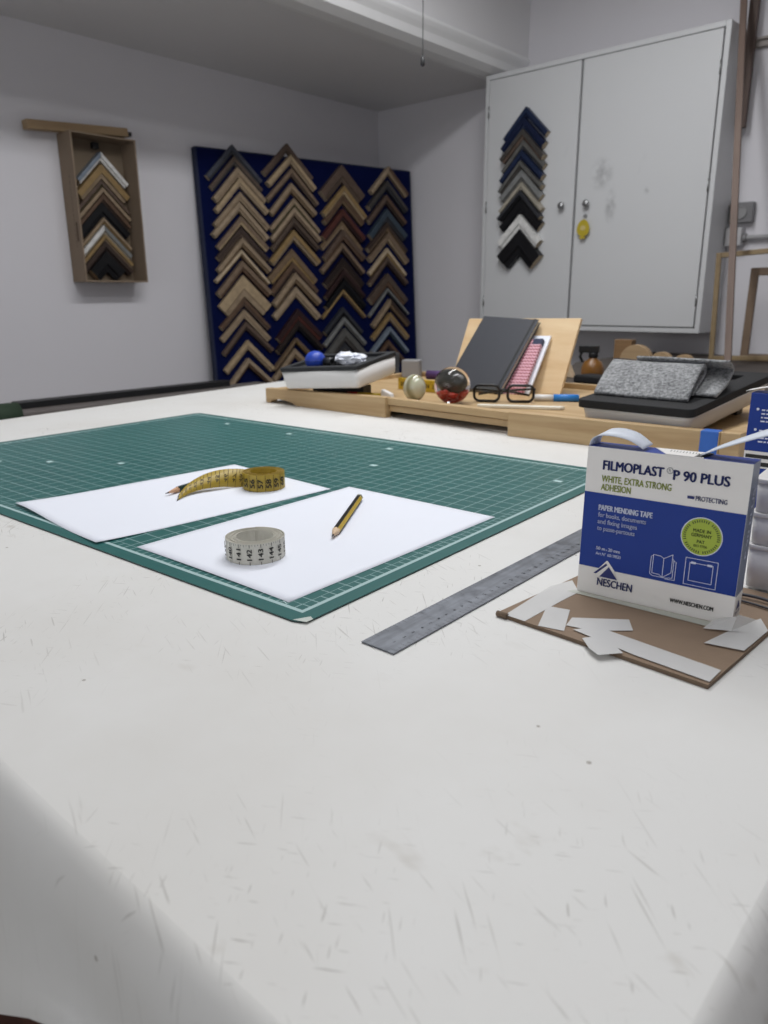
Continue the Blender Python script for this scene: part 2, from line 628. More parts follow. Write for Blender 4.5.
def work_table():
    t = thing('work_table', 'long work table under a scuffed white cover that folds down at its near edges', 'table', (0, 0, 0))
    # base loop with rounded near corners
    pts = []
    def arc(cx, cy, r, a0, a1, n=8):
        for k in range(n + 1):
            a = a0 + (a1 - a0) * k / n
            pts.append((cx + r * math.cos(a), cy + r * math.sin(a)))
    def run(p, q, n):
        for k in range(1, n):
            pts.append((p[0] + (q[0] - p[0]) * k / n, p[1] + (q[1] - p[1]) * k / n))
    r = 0.012
    run((TXN, TY0), (TX1 - r, TY0), 40)
    arc(TX1 - r, TY0 + r, r, -PI / 2, 0)
    run((TX1, TY0 + r), (TX1, TY1), 40)
    pts.append((TX1, TY1))
    pts.append((TXF, TY1))
    pts.append((TXN, TY0))
    pts = [(p[0] if p[0] > -1.0 else p[0] * 1.0, p[1]) for p in pts]
    n = len(pts)
    nor = []
    for i in range(n):
        a = Vector(pts[i - 1])
        b = Vector(pts[(i + 1) % n])
        d = (b - a).normalized()
        nor.append(Vector((d.y, -d.x)))
    # near skirt flares a little and waves; far edges only fold 2.5 cm
    prof = [(0.0, 0.0), (0.0042, -0.0022), (0.0075, -0.0065), (0.0125, -0.016), (0.016, -0.030), (0.017, -0.06), (0.018, -0.10), (0.021, -0.15), (0.024, -0.19), (0.024, -0.205)]
    lps = []
    for o_, z in prof:
        lp = []
        for i, p in enumerate(pts):
            hem = min(0.20, max(0.082, 0.086 + 0.60 * (-0.285 - p[0]))) / 0.205
            q_ = min(1.0, -z / 0.20)
            hem = 1.0 + (hem - 1.0) * q_ * q_ * (3 - 2 * q_)
            near = p[1] < TY1 - 0.01 and p[0] > TXN + 0.01
            k = min(1.0, -z / 0.2)
            w = 0.010 * k * math.sin(p[0] * 17 + 1.0) + 0.006 * k * math.sin(p[1] * 13 + p[0] * 31)
            if near:
                lp.append(Vector((p[0] + nor[i].x * (o_ + w * 0.8), p[1] + nor[i].y * (o_ + w * 0.8), z * hem)))
            else:
                lp.append(Vector((p[0] + nor[i].x * min(o_, 0.004), p[1] + nor[i].y * min(o_, 0.004), max(z, -0.025))))
        lps.append(lp)
    m = MB().loops(list(reversed(lps)), 0, True, cap0=False, cap1=True)
    cov = m.build('cover', M_cover, t)
    fr = MB().box((TX0 + 0.02, TY0 + 0.035, -0.19), (TX1 - 0.03, TY1 - 0.02, -0.004))
    fr.box((TX0 + 0.02, TY0 + 0.035, -0.26), (TX1 - 0.03, TY0 + 0.06, -0.19))
    fr.build('apron', M_tablewood, t, None, 0.003)
    for sx in (TX0 + 0.06, TX1 - 0.13):
        for sy in (TY0 + 0.09, TY1 - 0.12):
            MB().box((sx, sy, -TZ), (sx + 0.07, sy + 0.07, -0.19)).build('leg', M_tablewood, t, None, 0.004)
    MB().box((TX0 + 0.07, TY0 + 0.10, -0.72), (TX1 - 0.08, TY1 - 0.10, -0.69)).build('lower_shelf', M_tablewood, t, None, 0.002)
    return t


work_table()

# ------------------------------------------------------------------ cutting mat
MATROT = math.radians(2.8)


def rounded(x0, y0, x1, y1, r, n=5):
    p = []
    for cx, cy, a0 in ((x1 - r, y0 + r, -PI / 2), (x1 - r, y1 - r, 0), (x0 + r, y1 - r, PI / 2), (x0 + r, y0 + r, PI)):
        for k in range(n + 1):
            a = a0 + PI / 2 * k / n
            p.append((cx + r * math.cos(a), cy + r * math.sin(a)))
    return p


def cutting_mat():
    t = thing('cutting_mat', 'large dark green cutting mat with a fine white grid lying on the white table', 'cutting mat', (-0.3735, 0.3275, 0.0), (0, 0, MATROT))
    out = rounded(-0.9, 0, 0, 0.6, 0.012)
    MB().prism(out, 0.0002, 0.0007).build('underside', M_matdark, t)
    MB().prism(rounded(-0.8995, 0.0005, -0.0005, 0.5995, 0.012), 0.0007, 0.0012).build('core', M_matcore, t)
    MB().prism(out, 0.0012, 0.0018).build('surface', M_mat, t)
    f = lambda x, y: Vector((x, y, 0.00190))
    m = MB()
    for x, y in ((-0.749, 0.126), (-0.685, 0.170), (-0.592, 0.227), (-0.294, 0.435), (-0.742, 0.545), (-0.571, 0.54), (-0.35, 0.54), (-0.048, 0.505)):
        rect(m, x - 0.006, y - 0.004, x + 0.005, y + 0.004, f)
    put_text(m, 'x', -0.043, 0.0185, 0.004, 0.008, f)
    m.build('printed_mark', plain('mat_print', '#b9d2d2', 0.6), t)['kind'] = 'stuff'
    MB().prism([(-0.0105, 0.0005), (0.0005, 0.0035), (0.0006, 0.0105), (-0.004, 0.0125)], 0.00183, 0.0020).build('chipped_corner', plain('chip_pale', '#c3c9c2', 0.7), t)
    return t


cutting_mat()

# ------------------------------------------------------------------ sheets of paper
def sheet(name, label, c0, c1, c3, lift):
    """c0 origin corner, c1 along the short side, c3 along the long side"""
    o = Vector((*c0, 0))
    u = Vector((c1[0] - c0[0], c1[1] - c0[1], 0))
    v = Vector((c3[0] - c0[0], c3[1] - c0[1], 0))
    nu, nv = 22, 26
    vs = []
    for top in (1, 0):
        for j in range(nv + 1):
            for i in range(nu + 1):
                a, b = i / nu, j / nv
                p = u * a + v * b
                vs.append((p.x, p.y, 0.0020 + lift(a, b) + 0.00025 * top))
    W = nu + 1
    N = W * (nv + 1)
    fs = []
    for j in range(nv):
        for i in range(nu):
            q = j * W + i
            fs.append((q, q + 1, q + W + 1, q + W))
            fs.append((N + q, N + q + W, N + q + W + 1, N + q + 1))
    ring = [i for i in range(nu)] + [nu + j * W for j in range(nv)] + [nv * W + i for i in range(nu, 0, -1)] + [j * W for j in range(nv, 0, -1)]
    for k in range(len(ring)):
        a, b = ring[k], ring[(k + 1) % len(ring)]
        fs.append((a, N + a, N + b, b))
    m = MB().add(vs, fs, 0, True)
    ob = m.build(name, M_paper, None, (o.x, o.y, 0))
    return tag(ob, label, 'paper')


sheet('paper_sheet', 'blank white paper sheet under the cream tape measure and yellow pencil stub', (-0.6205, 0.3405), (-0.4100, 0.3465), (-0.6285, 0.637),
      lambda a, b: 0.0008 * max(0, 1 - b * 5) * math.sin(a * 3))
sheet('paper_sheet', 'blank white paper sheet under the yellow tape measure and dark green pencil', (-0.863, 0.330), (-0.6575, 0.3195), (-0.843, 0.6245),
      lambda a, b: 0.0030 * max(0, 1 - b * 3.2) ** 2 * (0.5 + 0.5 * math.sin(a * 6 + 0.6)) + 0.001 * a * max(0, b - 0.7))

# ------------------------------------------------------------------ tape measures
PZ = 0.0024      # top of paper


def spiral(mb, r0, r1, turns, h, th, a_end, z0=0.0, n=40, mi=0, mie=1, wob=0.0004, loose=0.0):
    """upright spiral ribbon; ends at outer radius r1 at angle a_end"""
    N = int(turns * n)
    lps = []
    for k in range(N + 1):
        f = k / N
        a = a_end - (1 - f) * turns * 2 * PI
        r = r0 + (r1 - r0) * f + loose * max(0.0, (f - 0.955) / 0.045)
        zz = z0 + wob * math.sin(a * 0.37 + k * 0.05)
        ca, sa = math.cos(a), math.sin(a)
        lps.append([Vector((r * ca, r * sa, zz)), Vector(((r + th) * ca, (r + th) * sa, zz)),
                    Vector(((r + th) * ca, (r + th) * sa, zz + h)), Vector((r * ca, r * sa, zz + h))])
    vs = [p for lp in lps for p in lp]
    fs, mis = [], []
    for k in range(N):
        b, c = k * 4, k * 4 + 4
        for i, mm in ((0, mie), (1, mi), (2, mie), (3, mi)):
            j = (i + 1) % 4
            mb.f.append(tuple(q + len(mb.v) for q in (b + i, c + i, c + j, b + j)))
            mb.mi.append(mm)
            mb.sm.append(False)
    o = len(mb.v)
    mb.v += [tuple(v) for v in vs]
    mb.f += [(o, o + 1, o + 2, o + 3), (o + N * 4 + 3, o + N * 4 + 2, o + N * 4 + 1, o + N * 4)]
    mb.mi += [mi, mi]
    mb.sm += [False, False]


def tape_white():
    t = thing('tape_measure', 'cream tape measure rolled into a coil standing on white paper', 'tape measure', (-0.5150, 0.3985, PZ))
    R, H = 0.0262, 0.0190
    m = MB()
    aend = math.radians(140)
    spiral(m, 0.0165, R, 8.0, H, 0.00085, aend, loose=0.0012)
    # loose outer end standing off the coil at the back left
    m.build('coil', [M_tapew, M_tapewedge], t)
    g = MB()
    a0 = math.radians(-47)          # facing the camera
    Rr = R + 0.0004
    def fn(s, z):
        a = a0 + s / Rr
        k = R + 0.00095
        return Vector((k * math.cos(a), k * math.sin(a), z))
    for i, num in enumerate(range(138, 147)):
        s = (i - 4) * 0.0099 - 0.001
        # digits turned to read up the tape
        f2 = lambda x, y, s=s: fn(s - y, x)
        put_text(g, str(num), 0.0046, -0.0021, 0.0043, 0.0100, f2, 0.03)
        rect(g, s + 0.0000, 0.0, s + 0.0005, 0.003, fn)
        rect(g, s + 0.0000, 0.016, s + 0.0005, H, fn)
        for q in (0.25, 0.5, 0.75):
            rect(g, s + q * 0.0099, H - (0.002 if q == 0.5 else 0.0012), s + q * 0.0099 + 0.0003, H, fn)
    g.build('printed_scale', M_ink, t)['label'] = 'black centimetre numbers printed on the tape'


tape_white()


def tape_yellow():
    cx, cy = -0.7080, 0.5670
    t = thing('tape_measure', 'yellow tape measure, half coiled with its free end trailing to the left', 'tape measure', (cx, cy, PZ))
    R, H = 0.0255, 0.0205
    m = MB()
    spiral(m, 0.0160, R, 8.0, H, 0.0009, math.radians(150))
    m.build('coil', [M_tapey, M_tapeyedge], t)
    # trailing strip: bottom edge and top edge paths, standing at the coil and twisting flat at the tip
    bot = [(-0.7325, 0.5600, 0.000), (-0.7385, 0.548, 0.000), (-0.7430, 0.529, 0.0035), (-0.7485, 0.508, 0.004), (-0.7500, 0.492, 0.003), (-0.7460, 0.477, 0.002), (-0.7385, 0.4620, 0.0005)]
    top = [(-0.7345, 0.5625, 0.0205), (-0.7440, 0.557, 0.0212), (-0.7550, 0.540, 0.0215), (-0.7625, 0.5215, 0.0185), (-0.7630, 0.502, 0.0135), (-0.7580, 0.486, 0.0085), (-0.7480, 0.4700, 0.0030)]
    def cat(P, u):
        P = [(p[0] * .993, p[1] * .993, p[2]) for p in P]
        n = len(P) - 1
        k = min(int(u * n), n - 1)
        f = u * n - k
        p0, p1, p2, p3 = [Vector(P[min(max(q, 0), n)]) for q in (k - 1, k, k + 1, k + 2)]
        return 0.5 * ((2 * p1) + (-p0 + p2) * f + (2 * p0 - 5 * p1 + 4 * p2 - p3) * f * f + (-p0 + 3 * p1 - 3 * p2 + p3) * f ** 3)
    def surf(u, w, off=0.0):
        b, c = cat(bot, u), cat(top, u)
        b2, c2 = cat(bot, min(1, u + 0.01)), cat(top, min(1, u + 0.01))
        b1, c1 = cat(bot, max(0, u - 0.01)), cat(top, max(0, u - 0.01))
        nrm = ((b2 + c2) - (b1 + c1)).cross(c - b).normalized()
        return b + (c - b) * w + nrm * off - Vector((cx, cy, 0))
    def strip(u0, u1, n, name, mat, th):
        lps = []
        for k in range(n + 1):
            u = u0 + (u1 - u0) * k / n
            lps.append([surf(u, 0, -th), surf(u, 0, th), surf(u, .5, th), surf(u, 1, th), surf(u, 1, -th), surf(u, .5, -th)])
        MB().loops(lps, 0, True).build(name, mat, t)
    strip(0, 0.955, 40, 'free_end', M_tapey, 0.0004)
    strip(0.95, 1.0, 4, 'metal_tip', M_steel_tip, 0.0007)
    g = MB()
    a0 = math.radians(-50)
    fn = lambda s, z: Vector(((R + 0.0013) * math.cos(a0 + s / R), (R + 0.0013) * math.sin(a0 + s / R), z))
    for i, num in enumerate((54, 55, 56, 57, 58, 59, 60)):
        s = (i - 3) * 0.0098 + 0.001
        put_text(g, str(num), 0.0050, -0.0029, 0.0060, 0.0105, lambda x, y, s=s: fn(s - y, x), 0.05)
        rect(g, s - 0.0042, 0.0, s - 0.0037, H, fn)
    rect(g, -0.045, 0.0165, 0.045, 0.0168, fn)
    # scale on the strip; which side faces the camera: test the normal
    side = 0.0006
    v = surf(0.5, 0.5, 0.001) - surf(0.5, 0.5, 0)
    tocam = Vector((0 - cx, 0 - cy, CAMH)) - surf(0.5, 0.5)
    if v.dot(tocam) < 0:
        side = -side
    for i in range(10):
        u = 0.10 + i * 0.085
        for du in (0.0, 0.042):
            w0, w1 = (0.0, 1.0) if du == 0 else (0.75, 1.0)
            P = [surf(u + du, w0, side), surf(u + du + 0.005, w0, side), surf(u + du + 0.005, w1, side), surf(u + du, w1, side)]
            g.add(P, [(0, 1, 2, 3)])
        P = lambda x, y, u=u: surf(u + 0.03 - y, x, side)
        put_text(g, str(48 - i), 0.26, -0.012, 0.034, 0.46, P, 0.03)
    g.build('printed_scale', plain('brown_black_ink', '#3a3213', 0.6), t)['label'] = 'dark centimetre numbers printed on the yellow tape'


tape_yellow()


# ------------------------------------------------------------------ pencils
def pencil(label, tip, end, rad, body, woodm, stripes=None, capm=None, roll=0.0, cone=0.018):
    tip, end = Vector(tip), Vector(end)
    L = (end - tip).length
    t = thing('pencil', label, 'pencil', tip)
    t.rotation_euler = (end - tip).to_track_quat('X', 'Z').to_euler()
    hexa = lambda x, r: [Vector((x, r * math.cos(PI / 3 * k + roll), r * math.sin(PI / 3 * k + roll))) for k in range(6)]
    m = MB().loops([hexa(cone, rad), hexa(L - (0.006 if capm else 0), rad)], 0, False)
    if stripes:
        for k in range(6):
            if k % 2 == 0:
                m.mi[k] = 1
    m.build('barrel', [body, stripes or body], t)
    circ = lambda x, r: [Vector((x, r * math.cos(2 * PI * k / 12), r * math.sin(2 * PI * k / 12))) for k in range(12)]
    MB().loops([circ(cone * 0.27, rad * 0.27), circ(cone + 0.001, rad * 0.98)], 0, True).build('sharpened_wood', woodm, t)
    MB().loops([circ(0, rad * 0.06), circ(cone * 0.28, rad * 0.28)], 0, True).build('lead', M_graphite, t)
    if capm:
        MB().loops([hexa(L - 0.006, rad), hexa(L - 0.001, rad), hexa(L, rad * 0.8)], 0, False).build('end_cap', capm, t)
    return t


pencil('short black and yellow striped pencil stub lying alone on white paper', (-0.4935, 0.475, PZ + 0.0035), (-0.5750, 0.5995, PZ + 0.0035), 0.0042,
       M_pencilyellow, M_pencilwood2, M_pencilblack, M_cap, math.radians(60))
pencil('dark green pencil with a pinkish sharpened point half hidden behind the yellow tape', (-0.7620, 0.4615, PZ + 0.0035), (-0.7860, 0.552, PZ + 0.0035), 0.0037,
       M_pencilteal, M_pencilwood, None, None, math.radians(10), 0.021)


# ------------------------------------------------------------------ steel ruler
def ruler():
    t = thing('steel_ruler', 'worn grey steel ruler lying flat on the table beside the green mat', 'ruler', (-0.308, 0.3355, 0.0003), (0, 0, math.radians(1.3)))
    w, L = 0.0290, 0.5
    MB().box((-w / 2, 0, 0), (w / 2, L, 0.0011)).build('blade', M_ruler, t, None, 0.0002, 1)
    g = MB()
    f = lambda x, y: Vector((x, y, 0.00118))
    for k in range(0, 496, 5):
        y = 0.004 + k * 0.001
        l = 0.006 if k % 10 == 0 else 0.004
        rect(g, w / 2 - l, y, w / 2 - 0.0002, y + 0.00025, f)
        rect(g, -w / 2 + 0.0002, y, -w / 2 + l * 0.8, y + 0.00025, f)
    for k in range(1, 49):
        put_text(g, str(k), 0.0035, -(0.004 + k * 0.01) - 0.0012, 0.0026, None, lambda x, y: f(x, -y), 0.01)
    g.build('engraved_scale', plain('engraved_black', '#303134', 0.5), t)


ruler()


# ------------------------------------------------------------------ backing board with the tape box
def backing_board():
    P = [(-0.277, 0.434), (-0.122, 0.426), (-0.112, 0.60), (-0.262, 0.61)]
    ox, oy = -0.2, 0.5
    t = thing('backing_board', 'brown grey board offcut with white tape scraps under the tape carton', 'board', (ox, oy, 0.0))
    lp = lambda z, k=0: [Vector((x - ox, y - oy, z)) for x, y in P]
    m = MB().loops([lp(0.0002), lp(0.0030)], 0, False)
    m.mi = [1] * 4 + [1, 0]
    m.build('board', [M_greyboard, M_greyboardedge], t)
    # rounded worn roll at the left front corner
    MB().tube([(-0.277 - ox, 0.434 - oy, 0.0022), (-0.268 - ox, 0.4335 - oy, 0.0024)], 0.0023, 8).build('curled_corner', M_greyboardedge, t)
    scraps = [
        [(-0.2699, 0.4335), (-0.2531, 0.4330), (-0.2515, 0.4826), (-0.2497, 0.508), (-0.2660, 0.5277), (-0.2730, 0.505)],
        [(-0.2418, 0.4322), (-0.2236, 0.4364), (-0.238, 0.4717), (-0.2547, 0.4672)],
        [(-0.2269, 0.4453), (-0.2089, 0.4491), (-0.1875, 0.4677), (-0.1974, 0.4833), (-0.23, 0.4598)],
        [(-0.2197, 0.4419), (-0.1716, 0.4330), (-0.1224, 0.4290), (-0.122, 0.4483), (-0.2077, 0.4570)],
        [(-0.2082, 0.4331), (-0.1977, 0.4224), (-0.1886, 0.4171), (-0.1777, 0.4303), (-0.1991, 0.4471)],
        [(-0.1432, 0.4793), (-0.1195, 0.4845), (-0.1166, 0.5269), (-0.1265, 0.5450), (-0.1345, 0.5200)],
    ]
    for k, s in enumerate(scraps):
        z = 0.00315 + 0.00022 * k
        m = MB().prism([(x - ox, y - oy) for x, y in s], z, z + 0.00018)
        m.build('tape_strip', M_tissue, t)
    # clear tape fixing the carton's front foot
    m = MB()
    m.add([(-0.258 - ox, 0.5035 - oy, 0.0036), (-0.142 - ox, 0.509 - oy, 0.0036), (-0.139 - ox, 0.5190 - oy, 0.0037), (-0.2545 - ox, 0.5098 - oy, 0.0037),
           ], [(0, 1, 2, 3)])
    m.build('clear_tape_strip', M_cleartape, t)
    m = MB()
    m.add([(-0.152 - ox, 0.502 - oy, 0.0042), (-0.135 - ox, 0.508 - oy, 0.0052), (-0.1362 - ox, 0.5225 - oy, 0.011), (-0.150 - ox, 0.518 - oy, 0.0062)], [(0, 1, 2, 3)])
    m.add([(-0.135 - ox, 0.508 - oy, 0.0052), (-0.122 - ox, 0.518 - oy, 0.0042), (-0.128 - ox, 0.540 - oy, 0.0046), (-0.1360 - ox, 0.5235 - oy, 0.012)], [(0, 1, 2, 3)])
    m.build('tape_strip', M_tissue, t)
    return t


backing_board()


def carton_front(t, W, H, D):
    """print on the front face; face point (u from left, v from top) in metres"""
    F = lambda x, y: Vector((x, -0.0003, y))
    # blue field with the roof-shaped logo notch is its own panel, slightly proud
    b0, b1 = H * (1 - 0.300), H * (1 - 0.810)
    m = MB()
    m.add([F(0.0002, b1), F(W - 0.0002, b1), F(W - 0.0002, b0), F(0.0002, b0)], [(0, 1, 2, 3)])
    m.build('blue_panel', M_boxblue, t)
    G = lambda x, y: Vector((x, -0.0005, y))
    Y = lambda v: H * (1 - v)
    g = MB()
    put_text(g, 'FILMOPLAST', W * .113, Y(.142), .0070, W * .385, G, 0.038)
    put_text(g, 'P 90 PLUS', W * .560, Y(.148), .0070, W * .325, G, 0.038)
    g.build('title_lettering', M_navyink, t)['label'] = 'navy title lettering'
    g = MB()
    put_text(g, 'R', W * .536, Y(.106), .0022, None, G, center=True)
    ring = [(W * .536 + .0021 * math.cos(a), Y(.106) + .0011 + .0021 * math.sin(a)) for a in [2 * PI * k / 16 for k in range(17)]]
    line2(g, ring, .0004, G)
    g.build('registered_mark', M_greyink, t)
    g = MB()
    put_text(g, 'WHITE, EXTRA STRONG', W * .110, Y(.222), .0050, W * .445, G, 0.02)
    put_text(g, 'ADHESION', W * .110, Y(.278), .0050, W * .195, G, 0.02)
    g.build('subtitle_lettering', M_greenink, t)['label'] = 'olive green subtitle lettering'
    g = MB()
    put_text(g, 'PROTECTING', W * .705, Y(.258), .0034, W * .18, G, 0.02)
    rect(g, W * .655, Y(.252), W * .697, Y(.234), G)
    g.build('note_lettering', M_navyink, t)
    g = MB()
    put_text(g, 'PAPER MENDING TAPE', W * .107, Y(.412), .0042, W * .350, G, 0.04)
    for k, s in enumerate((('for books, documents', .315), ('and fixing images', .262), ('to passe-partouts', .25))):
        put_text(g, s[0], W * .107, Y(.458 + .045 * k), .0036, W * s[1], G, 0.012)
    put_text(g, '50 m', W * .112, Y(.682), .0026, W * .06, G, 0.03)
    put_text(g, 'x', W * .178, Y(.682), .0018, None, G)
    put_text(g, '20 mm', W * .195, Y(.682), .0026, W * .078, G, 0.03)
    put_text(g, 'Art.N° 6019820', W * .112, Y(.718), .0024, W * .17, G)
    g.build('white_lettering', M_whiteink, t)['label'] = 'small white lettering on the blue panel'
    # open book and picture frame pictograms
    g = MB()
    def R(x, y):            # icon space
        return (x, y)
    bx, by, bw, bh = W * .478, Y(.783), W * .165, H * .148
    pt = lambda a, b: (bx + a * bw, by + b * bh)
    w = .00042
    line2(g, [pt(.48, 0), pt(.36, .1), pt(.08, .12), pt(.08, .95), pt(.36, .93), pt(.48, .85), pt(.48, 0)], w, G)
    line2(g, [pt(.48, 0), pt(.80, .28), pt(.80, 1.08), pt(.48, .85)], w, G)
    line2(g, [pt(.08, .9), pt(.0, .85), pt(.0, .08), pt(.1, .0), pt(.48, 0), pt(.6, .0), pt(.86, .06), pt(.86, .85), pt(.80, .9)], w, G)
    line2(g, [pt(.86, .82), pt(.95, .78), pt(.95, -.02), pt(.6, -.04)], w, G)
    fx, fy, fw_, fh = W * .690, Y(.793), W * .190, H * .172
    pf = lambda a, b: (fx + a * fw_, fy + b * fh)
    line2(g, [pf(0, 0), pf(1, 0), pf(1, 1), pf(0, 1), pf(0, 0)], w, G)
    line2(g, [pf(.14, .16), pf(.86, .16), pf(.86, .84), pf(.14, .84), pf(.14, .16)], w, G)
    for a in (.17, .68):
        q0, q1 = pf(a, .80), pf(a + .15, .88)
        rect(g, q0[0], q0[1], q1[0], q1[1], G)
    g.build('pictogram', M_whiteink, t)['label'] = 'white outline pictograms of an open book and a frame'
    # round lime seal
    cx, cy, r = W * .765, Y(.476), .0134
    S = lambda x, y: Vector((x, -0.0006, y))
    g = MB()
    ring = [S(cx + r * 1.05 * math.cos(a), cy + r * 1.05 * math.sin(a)) for a in [2 * PI * k / 48 for k in range(48)]]
    g.add(ring, [tuple(range(48))])
    g.build('seal_rim', M_whiteink, t)
    S2 = lambda x, y: Vector((x, -0.0008, y))
    g = MB()
    ring = [S2(cx + r * math.cos(a), cy + r * math.sin(a)) for a in [2 * PI * k / 48 for k in range(48)]]
    g.add(ring, [tuple(range(48))])
    g.build('seal', M_lime, t)['label'] = 'round lime green seal'
    S3 = lambda x, y: Vector((x, -0.0010, y))
    g = MB()
    put_text(g, 'MADE IN', cx, cy + .0030, .0025, .0118, S3, 0.02, center=True)
    put_text(g, 'GERMANY', cx, cy - .0004, .0025, .0138, S3, 0.02, center=True)
    put_text(g, 'PAT', cx, cy - .0048, .0023, .0052, S3, 0.03, center=True)
    put_text(g, 'ISO 9706', cx, cy - .0078, .0018, .0090, S3, 0.02, center=True)
    for k in range(46):
        a = 2 * PI * k / 46
        if k % 9 == 8:
            continue
        line2(g, [(cx + .0108 * math.cos(a), cy + .0108 * math.sin(a)), (cx + .0120 * math.cos(a), cy + .0120 * math.sin(a))], .0007, S3)
    g.build('seal_lettering', M_limedark, t)['label'] = 'dark lettering on the lime seal'
    # roof logo, name and web address at the foot
    g = MB()
    L0 = lambda x, y: Vector((x, -0.0006, y))
    px = lambda a, b: (W * (.108 + .165 * a), Y(.872) + H * .118 * b)
    g.add([L0(*px(-.02, .12)), L0(*px(.50, 1.05)), L0(*px(.56, 1.05)), L0(*px(.86, .55)), L0(*px(.88, .30)), L0(*px(.0, .0))], [(5, 4, 3, 2, 1, 0)])
    g.build('logo_ground', M_boxwhite, t)
    g = MB()
    L1 = lambda x, y: Vector((x, -0.0008, y))
    g.add([L1(*px(.0, .20)), L1(*px(.12, .20)), L1(*px(.55, .80)), L1(*px(.50, .90))], [(0, 1, 2, 3)])
    g.add([L1(*px(.26, .06)), L1(*px(1.0, .06)), L1(*px(.62, .72))], [(0, 1, 2)])
    put_text(g, 'NESCHEN', W * .140, Y(.926), .0060, W * .235, L1, 0.022)
    g.build('logo', M_navyink, t)['label'] = 'navy roof emblem over a name'
    g = MB()
    put_text(g, 'WWW.NESCHEN.COM', W * .622, Y(.932), .0032, W * .262, L1, 0.03)
    g.build('web_lettering', M_ink, t)


def carton():
    W, H, D = 0.1147, 0.1160, 0.0235
    t = thing('tape_carton', 'white and blue carton of paper mending tape standing on the board offcut', 'box', (-0.2530, 0.5108, 0.0032), (math.radians(-1.6), 0, math.radians(5.0)))
    m = MB()
    # left, right, top, bottom, back, front
    V = [(0, 0, 0), (W, 0, 0), (W, D, 0), (0, D, 0), (0, 0, H), (W, 0, H), (W, D, H), (0, D, H)]
    m.add(V, [(0, 3, 2, 1)], 0).add(V, [(0, 1, 5, 4)], 0).add(V, [(2, 3, 7, 6)], 1).add(V, [(3, 0, 4, 7)], 0)
    m.add(V, [(4, 5, 6, 7)], 1)
    # right side: scuffed blue grey, white at its foot
    z = H * 0.182
    m.add([(W, 0, z), (W, D, z), (W, D, H), (W, 0, H)], [(0, 1, 2, 3)], 2)
    m.add([(W, 0, 0), (W, D, 0), (W, D, z), (W, 0, z)], [(0, 1, 2, 3)], 0)
    m.build('body', [M_boxwhite, M_boxblue, M_silverside], t)
    carton_front(t, W, H, D)
    # white flap along the top with a row of fine dark marks
    T = lambda x, y: Vector((x, y, H + 0.0007))
    f = MB().prism([(W * .50, -0.0002), (W * .72, -0.0002), (W * .69, D), (W * .38, D * 0.9)], H + 0.0001, H + 0.0006)
    f.build('top_flap', M_boxwhite, t)
    g = MB()
    for k in range(9):
        x = W * .50 + k * W * .019
        line2(g, [(x, D * .45), (x - .001, D * .75)], .0004, T)
    g.add([T(W * .655, D * .45), T(W * .675, D * .45), T(W * .665, D * .7)], [(0, 1, 2)])
    g.build('flap_print', M_ink, t)
    MB().prism([(W * .665, .001), (W * .715, .001), (W * .735, D - .001), (W * .685, D - .001)], H + 0.0003, H + 0.0008).build('slot', M_ink, t)
    # lettering running up the narrow side
    g = MB()
    Sd = lambda x, y: Vector((W + 0.0003, 0.0075 - y * -1, 0.030 + x))
    put_text(g, 'P 90 PLUS', 0.022, 0.0, 0.0065, 0.050, lambda x, y: Vector((W + 0.0003, 0.016 - y, 0.025 + x)), 0.03)
    g.build('side_lettering', M_whiteink, t)
    g = MB()
    g.add([Vector((W + 0.0003, 0.006, 0.010)), Vector((W + 0.0003, 0.017, 0.010)), Vector((W + 0.0003, 0.012, 0.0165))], [(0, 1, 2)])
    put_text(g, 'NESCHEN', 0.0045, 0.0065, 0.0022, 0.0145, lambda x, y: Vector((W + 0.0003, x, y)), 0.02)
    g.build('side_logo', M_navyink, t)

    # translucent tape: an arched loop on the left, a long curving tail to the right
    def ribbon(path, y0, y1, name, th=0.00035, n=24, tw=None):
        P = [Vector((p[0], 0, p[1])) for p in path]
        pts = []
        for k in range(n + 1):
            u = k / n * (len(P) - 1)
            i = min(int(u), len(P) - 2)
            f_ = u - i
            p0, p1, p2, p3 = P[max(i - 1, 0)], P[i], P[i + 1], P[min(i + 2, len(P) - 1)]
            pts.append(0.5 * ((2 * p1) + (-p0 + p2) * f_ + (2 * p0 - 5 * p1 + 4 * p2 - p3) * f_ ** 2 + (-p0 + 3 * p1 - 3 * p2 + p3) * f_ ** 3))
        lps = []
        for k, p in enumerate(pts):
            q = pts[min(k + 1, n)] - pts[max(k - 1, 0)]
            nn = Vector((-q.z, 0, q.x)).normalized() * th
            dz = tw(k / n) if tw else 0.0
            a = Vector((0, y0, 0))
            b = Vector((0, y1, dz))
            lps.append([p + a - nn, p + b - nn, p + b + nn, p + a + nn])
        MB().loops(lps, 0, True).build(name, M_reltape, t)
    ribbon([(0.0005, H + 0.0004), (0.0020, H + 0.0050), (0.0070, H + 0.0082), (0.014, H + 0.0090), (0.022, H + 0.0086), (0.031, H + 0.0068), (0.041, H + 0.0018)], 0.001, 0.0215, 'tape_loop',
           tw=lambda u: -0.0010 + 0.0085 * max(0.0, u - 0.12) * (1.12 - u) * 2.0)
    ribbon([(W * .69, H + 0.0010), (W * .78, H + 0.0065), (W * .92, H + 0.0135), (W * 1.08, H + 0.0205), (W * 1.22, H + 0.0235), (W * 1.34, H + 0.0225)], 0.004, 0.0200, 'tape_tail',
           tw=lambda u: 0.006 * u)
    return t


carton()


